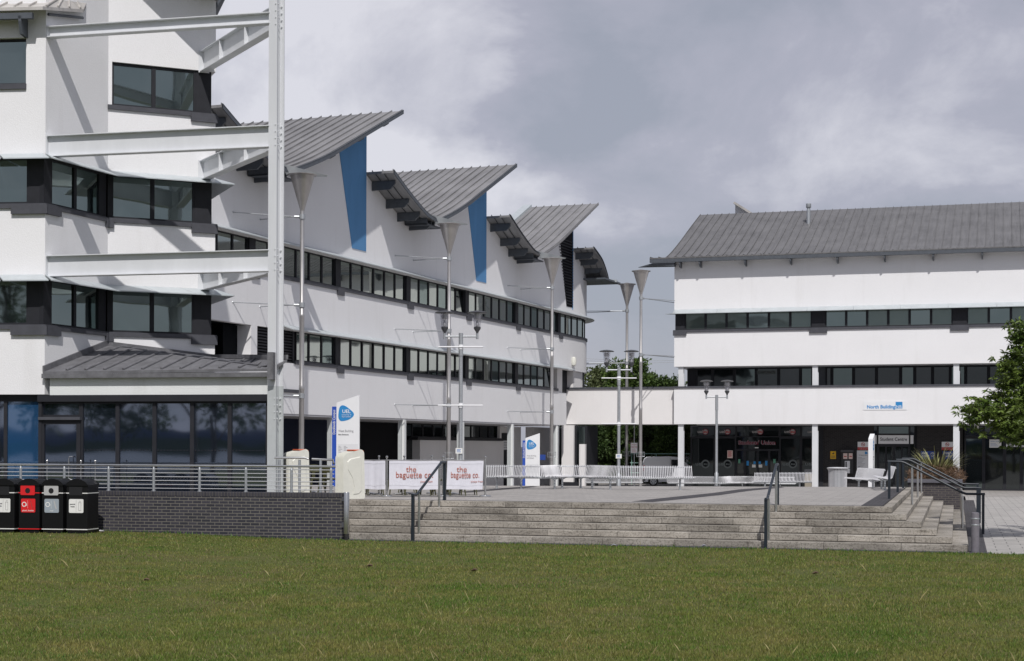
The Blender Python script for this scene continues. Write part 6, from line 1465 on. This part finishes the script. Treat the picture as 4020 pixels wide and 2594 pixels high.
# ================================================================== LITTER BIN
x, y = up(3289, 62.5); z = gz(y); lbn = thing('litter_bin', 'round slatted metal litter bin before the dark brick wall', 'litter bin', (x, y, z))
MB().lathe((x,y,z), [(.33,0),(.33,.72),(.35,.74),(.35,.78),(.33,.78)], 28).build('liner', 'galvanised', lbn, smooth=True)
m_ = MB()
for k in range(40):
    t = 2*math.pi*k/40; c, s_ = math.cos(t), math.sin(t); m_.path([(x+.345*c,y+.345*s_,z+.03),(x+.35*c,y+.35*s_,z+.74),(x+.365*c,y+.365*s_,z+.80),(x+.41*c,y+.41*s_,z+.87)], .013, 5)
m_.build('slats', 'bench_metal', lbn, smooth=True)
MB().lathe((x,y,z), [(.40,.855),(.42,.86),(.42,.885),(.30,.90),(.28,.86)], 28).build('rim', 'bench_metal', lbn, smooth=True)
# small black bin by the second column
(a0, z0) = NF.px(3176, 1850, -.1)
o = thing('ash_bin', 'small brown box bin at the foot of the second white column', 'bin', NF.pt(a0, 0, -.15)); MB().fbox(NF, a0-.22, a0+.16, -.3, .1, -.15, .85).build('body', 'bin_tan', o, bevel=.01); MB().fbox(NF, a0-.24, a0+.18, -.32, .12, .85, 1.02).build('hood', 'lamp_dark', o, bevel=.01)
# ================================================================== TREES
def leaf_mesh(name, pts, nrm, size, mt, seed, parent, aspect=.5, droop=0.0):
    rg = np.random.default_rng(seed); n = len(pts)
    d = rg.normal(size=(n,3)); d[:,2] -= droop; d /= np.linalg.norm(d, axis=1)[:,None]
    d = d*.8+nrm*.6; d[:,2] -= droop*.6; d /= np.linalg.norm(d, axis=1)[:,None]
    r = rg.normal(size=(n,3)); s = np.cross(d, r); s /= np.linalg.norm(s, axis=1)[:,None]
    L = size*rg.uniform(.6, 1.25, n)[:,None]; Wd = L*aspect*.5; up_ = np.cross(d, s)
    V = np.stack([pts, pts+d*L*.45+s*Wd+up_*L*.05, pts+d*L+up_*L*-.08, pts+d*L*.45-s*Wd+up_*L*.05], 1)
    off_ = np.array(parent['_loc'] if '_loc' in parent else (0,0,0)); V = V-off_
    T = (np.arange(n)[:,None]*4+np.array([0,1,2,0,2,3])).reshape(-1)
    me = bpy.data.meshes.new(name); me.vertices.add(n*4); me.vertices.foreach_set('co', V.reshape(-1)); me.loops.add(len(T)); me.loops.foreach_set('vertex_index', T)
    me.polygons.add(n*2); me.polygons.foreach_set('loop_start', np.arange(0, len(T), 3)); me.update(calc_edges=True); me.materials.append(M[mt])
    o = bpy.data.objects.new(name, me); col.objects.link(o); o.parent = parent; return o
def tree(label, x, y, z0, H, Rr, mt, seed, nleaf=7000, size=.22, group='trees beyond the buildings', low=.0, name='tree', cat='tree', twigs=26, pts_extra=None):
    rg = random.Random(seed); nr = np.random.default_rng(seed); o = thing(name, label, cat, (x, y, z0), group)
    m_ = MB(); th = H*.45; m_.path([(x,y,z0),(x+rg.uniform(-.1,.1),y,z0+th*.5),(x+rg.uniform(-.3,.3),y+rg.uniform(-.2,.2),z0+th)], [.16*H/8,.12*H/8,.08*H/8], 8)
    cl_ = []
    for i in range(twigs):
        t = rg.random(); zc_ = z0+H*(low+.10+(1-low-.14)*t); k = math.sin(math.pi*min(1,max(.12,(t*.80+.22))))**.7; a = rg.uniform(0, 6.283); r = Rr*k*rg.uniform(.35, .95)
        c = (x+r*math.cos(a), y+r*math.sin(a)*.8, zc_); cl_.append((c, Rr*rg.uniform(.22,.40)))
        b = (x+rg.uniform(-.1,.1), y, z0+min(th, (zc_-z0)*.6)); m_.path([b, ((b[0]+c[0])/2, (b[1]+c[1])/2, (b[2]+c[2])/2+.2), c], [.05*H/8,.035*H/8,.012], 5)
    m_.build('trunk', 'bark', o, smooth=True)
    per = nleaf//len(cl_); P = []; Nn = []
    for c, r in cl_:
        d = nr.normal(size=(per,3)); d /= np.linalg.norm(d, axis=1)[:,None]; rr = r*nr.uniform(.25, 1.0, per)**.6*(1+.35*np.sin(d[:,0]*7+d[:,2]*9+c[0]))
        P.append(np.array(c)+d*rr[:,None]*np.array([1,1,.85])); Nn.append(d)
    P = np.concatenate(P); Nn = np.concatenate(Nn); keep = P[:,2] > z0+.1; leaf_mesh('crown', P[keep], Nn[keep], size, mt, seed, o); return o
D_ = 122
def tx(u, d): return (u-CU)/FPX*d
def tH(v, d): return CZ+(1750-v)/FPX*d+.15
specs = [(2285,1435,118,2.6,'leaf_far_pale','pale grey-green tree just right of the rounded wing end, above the link bridge'),(2352,1452,121,2.2,'leaf_far_pale','second pale grey-green tree above the left part of the link bridge'),
 (2425,1424,116,2.4,'leaf_far','bushy green tree behind the left twin lantern head of the middle lamp'),(2500,1402,114,2.3,'leaf_far','tallest green tree, behind the pair of tall poles'),(2545,1475,120,2.2,'leaf_far','green tree right of the tall front pole, above the link bridge'),
 (2598,1476,119,1.7,'leaf_far_dark','dark green tree top left of the first white column'),(2650,1490,122,2.4,'leaf_far_dark','low dark green tree behind the first white column'),(2222,1470,122,2.2,'leaf_far_dark','dark tree mostly hidden behind the rounded wing end')]
for i, (u, v, d, r, mt, lb_) in enumerate(specs): tree(lb_, tx(u,d), d, -.15, tH(v,d), r, mt, 20+i, nleaf=9000, size=.26)
us_ = [(2290,108,3.5,'leaf_far_dark'),(2352,106,3.6,'leaf_far_dark'),(2418,107,4.2,'leaf_far'),(2480,106,4.4,'leaf_far_dark'),(2545,107,4.3,'leaf_far_dark'),(2612,106,4.2,'leaf_far'),(2672,107,4.3,'leaf_far_pale'),(2720,108,4.4,'leaf_far_pale')]
lbs = ['dense shrub under the left end of the link bridge','dense shrub under the link bridge, left of the middle lamp','dense green shrub directly behind the middle twin lamp','dense dark shrub behind the parking notice','dense dark shrub behind the van rear','dense green shrub above the van roof','pale olive shrub behind the first white column','pale olive shrub at the left end of the glass front']
for i, (u, d, h, mt) in enumerate(us_): tree(lbs[i], tx(u,d), d, -.15, h+.3, 1.45, mt, 60+i, nleaf=8000, size=.20, low=-.12, name='shrub', cat='shrub', group='shrubs beneath the link bridge', twigs=34)
for i, (x, y, h, r, lb_) in enumerate(((-36,6,15,4.2,'tall dockside tree seen only mirrored in the far left windows'),(-31,11,8.5,2.4,'dockside tree seen only mirrored in the glazing beside the steel column'),(-44,2,9.5,2.8,'dockside tree seen only mirrored in the middle of the ground-floor glazing'),(-55,-3,10,3.0,'dockside tree seen only mirrored in the glass door'))):
    tree(lb_, x, y, -.05, h, r, 'leaf_far_dark', 90+i, nleaf=5000, size=.34, low=.28, group='dockside trees behind the viewer', twigs=20)
# near tree on the right
o = thing('tree', 'leafy green tree reaching in from the right edge over the lower paving', 'tree', (14.6, 40.5, 0))
rg = random.Random(5); nr = np.random.default_rng(5); m_ = MB(); m_.path([(14.6,40.5,0),(14.65,40.5,1.2),(14.5,40.4,2.6)], [.16,.13,.11], 12)
tips = []
base = Vector((14.5,40.4,2.6))
ends = []
for (u, v, dd) in [(3795,1600,39.6),(3830,1585,40.2),(3870,1612,39.4),(3800,1640,40.0),(3905,1560,40.5),(3925,1500,40.3),(3935,1440,39.8),(3955,1390,40.6),(3975,1340,40.2),(3990,1290,40),(3900,1640,39.5),(3935,1690,39.3),(3965,1705,40),(3985,1640,39),(3960,1590,39.2),(4000,1540,39.6),(4015,1450,39.6),(4025,1390,39.4),(4040,1700,39.6),(4040,1620,39.2),(4060,1500,39),(4070,1350,40),(4080,1260,40.4),(4150,1420,39),(4150,1580,39),(4200,1300,40),(4200,1700,40),(4300,1500,40),(4300,1250,41),(4400,1400,40),(4420,1600,40.5),(4500,1450,41),(4350,1120,41),(4250,1150,42),(4100,1500,42),(4050,1600,42),(3985,1560,41.6),(4000,1680,41.5),(3960,1640,41),(3950,1480,41.2),(4010,1310,41.4)]:
    x = tx(u+28, dd); ends.append((x, dd, CZ+(1750-v)/FPX*dd))
for e in ends:
    e = Vector(e); mid = base.lerp(e, .5)+Vector((0,0,.25)); m_.path([base, mid, e], [.055,.03,.012], 6)
    for k in range(56):
        q = e+Vector((rg.gauss(0,.16), rg.gauss(0,.22), rg.gauss(0,.15))); tips.append(q)
        if k < 4: m_.path([e-(e-mid)*.15, q], [.010,.005], 4)
m_.build('trunk', 'bark', o, smooth=True)
P = []; Nn = []
for q in tips:
    k = 11; a = nr.uniform(0, 6.283, k); d = np.stack([np.cos(a), np.sin(a), nr.uniform(-.7, .35, k)], 1); P.append(np.tile(np.array(q), (k,1))+nr.normal(size=(k,3))*.012); Nn.append(d*2.2)
leaf_mesh('crown', np.concatenate(P), np.concatenate(Nn), .135, 'leaf_near', 6, o, aspect=.34, droop=.35)

# ================================================================== VAN AND FENCE
def van(u0, d, label):
    x0, y = up(u0, d); z = -.15; F_ = Frame((x0, y), (1, -.06)); o = thing('parked_van', label, 'van', (x0+2, y, z))
    side = [(0,.38),(0,1.35),(.10,1.68),(.25,1.78),(1.6,1.83),(2.15,1.79),(2.85,1.28),(2.98,1.20),(3.7,1.08),(3.92,.92),(3.98,.45),(3.9,.30),(.1,.28)]
    arch = lambda cx: [(cx+.36*math.cos(t), .30+.36*math.sin(t)) for t in [math.pi*k/8 for k in range(9)]]
    prof_ = [(0,.38),(0,1.35),(.10,1.68),(.25,1.78),(1.6,1.83),(2.15,1.79),(2.85,1.28),(2.98,1.20),(3.7,1.08),(3.92,.92),(3.98,.45),(3.88,.30)]+arch(3.15)+arch(.62)+[(.06,.30)]
    MB().prism(F_, [(a, z+h) for a, h in prof_], -1.7, 0).build('body', 'van_white', o, bevel=.03)
    def pane(pts, nm='window', mt='van_glass'): return MB().prism(F_, [(a, z+h) for a, h in pts], .002, .012).build(nm, mt, o)
    pane([(1.72,1.15),(1.72,1.66),(2.12,1.66),(2.32,1.50),(2.62,1.15)]); 
    m_ = MB(); m_.hexa([F_.pt(2.20,-.12,z+1.775),F_.pt(2.84,-.12,z+1.30),F_.pt(2.84,-1.58,z+1.30),F_.pt(2.20,-1.58,z+1.775),F_.pt(2.215,-.12,z+1.795),F_.pt(2.86,-.12,z+1.315),F_.pt(2.86,-1.58,z+1.315),F_.pt(2.215,-1.58,z+1.795)]); m_.build('windscreen', 'van_glass', o)
    MB().fbox(F_, .9, 2.8, .0, .018, z+.50, z+.60).build('side_trim', 'trim_plastic', o); MB().fbox(F_, -.04, .12, -1.68, .02, z+.34, z+.55).build('bumper', 'trim_plastic', o, bevel=.01)
    MB().fbox(F_, 1.66, 1.672, 0, .006, z+.5, z+1.75).build('door_seam', 'trim_plastic', o); MB().fbox(F_, 2.7, 2.712, 0, .006, z+.5, z+1.2).build('door_seam', 'trim_plastic', o)
    MB().fbox(F_, .01, .09, .002, .014, z+.95, z+1.3).build('tail_light', 'bin_red', o)
    for cx in (.62, 3.15):
        w = MB(); w.tube(F_.pt(cx,-.2,z+.30), F_.pt(cx,.01,z+.30), .30, n=28); w = w.build('wheel', 'tyre', o, smooth=True)
        m_ = MB(); m_.tube(F_.pt(cx,.0,z+.30), F_.pt(cx,.018,z+.30), .20, n=24)
        m_.build('hub_cap', 'galvanised', w, smooth=True)
        m_ = MB()
        for k in range(6):
            t = k*math.pi/3; c = F_.pt(cx+.12*math.cos(t), .0185, z+.30+.12*math.sin(t)); m_.tube(c, (c[0], c[1]-.004, c[2]), .032, n=8)
        m_.build('hub_holes', 'tyre', w)
    m_ = MB()
    for a in (.55, 1.5): m_.tube(F_.pt(a,-.1,z+1.88), F_.pt(a,-1.6,z+1.88), .02); m_.tube(F_.pt(a,-.15,z+1.79), F_.pt(a,-.15,z+1.88), .02); m_.tube(F_.pt(a,-1.5,z+1.79), F_.pt(a,-1.5,z+1.88), .02)
    m_.build('roof_bar', 'trim_plastic', o)
van(2526, 98.5, 'white panel van parked behind the slatted benches beneath the link bridge')
fx, fy = up(2480, 103); Ff = Frame((fx, fy), (1,0)); o = thing('fence', 'pale green tubular rail fence behind the white van', 'fence', (fx, fy, -.15))
for i, a in enumerate((0, 1.6, 3.2, 4.8)): MB().tube(Ff.pt(a,0,-.15), Ff.pt(a,0,1.85), .03, n=8).build('post', 'fence_green', o)
for zz in (1.85, 1.25, .6): MB().tube(Ff.pt(-.1,0,zz), Ff.pt(5.2,0,zz), .025, n=8).build('rail', 'fence_green', o)
fx, fy = up(2285, 112); Ff = Frame((fx, fy), (1,0)); o = thing('fence', 'pale palisade fence seen in gaps between the shrubs under the bridge', 'fence', (fx, fy, -.15))
m_ = MB()
for i in range(60): m_.fbox(Ff, i*.15, i*.15+.06, 0, .02, -.15, 1.9)
m_.fbox(Ff, 0, 9, -.05, 0, .3, .36); m_.fbox(Ff, 0, 9, -.05, 0, 1.5, 1.56); m_.build('pales', 'galvanised', o)
# overhead wires far behind
for i, v in enumerate((1402, 1410)):
    a_, b_ = ptd(2200, v, 160), ptd(2800, v+8, 160)
    w = MB().path([a_, tuple((a_[k]+b_[k])/2-(.3 if k == 2 else 0) for k in range(3)), b_], .012, 5).build('overhead_wire', 'lamp_dark'); w['label'] = ('upper' if i == 0 else 'lower')+' of two thin overhead wires crossing the sky between the buildings'; w['category'] = 'wire'; w['group'] = 'overhead wires'
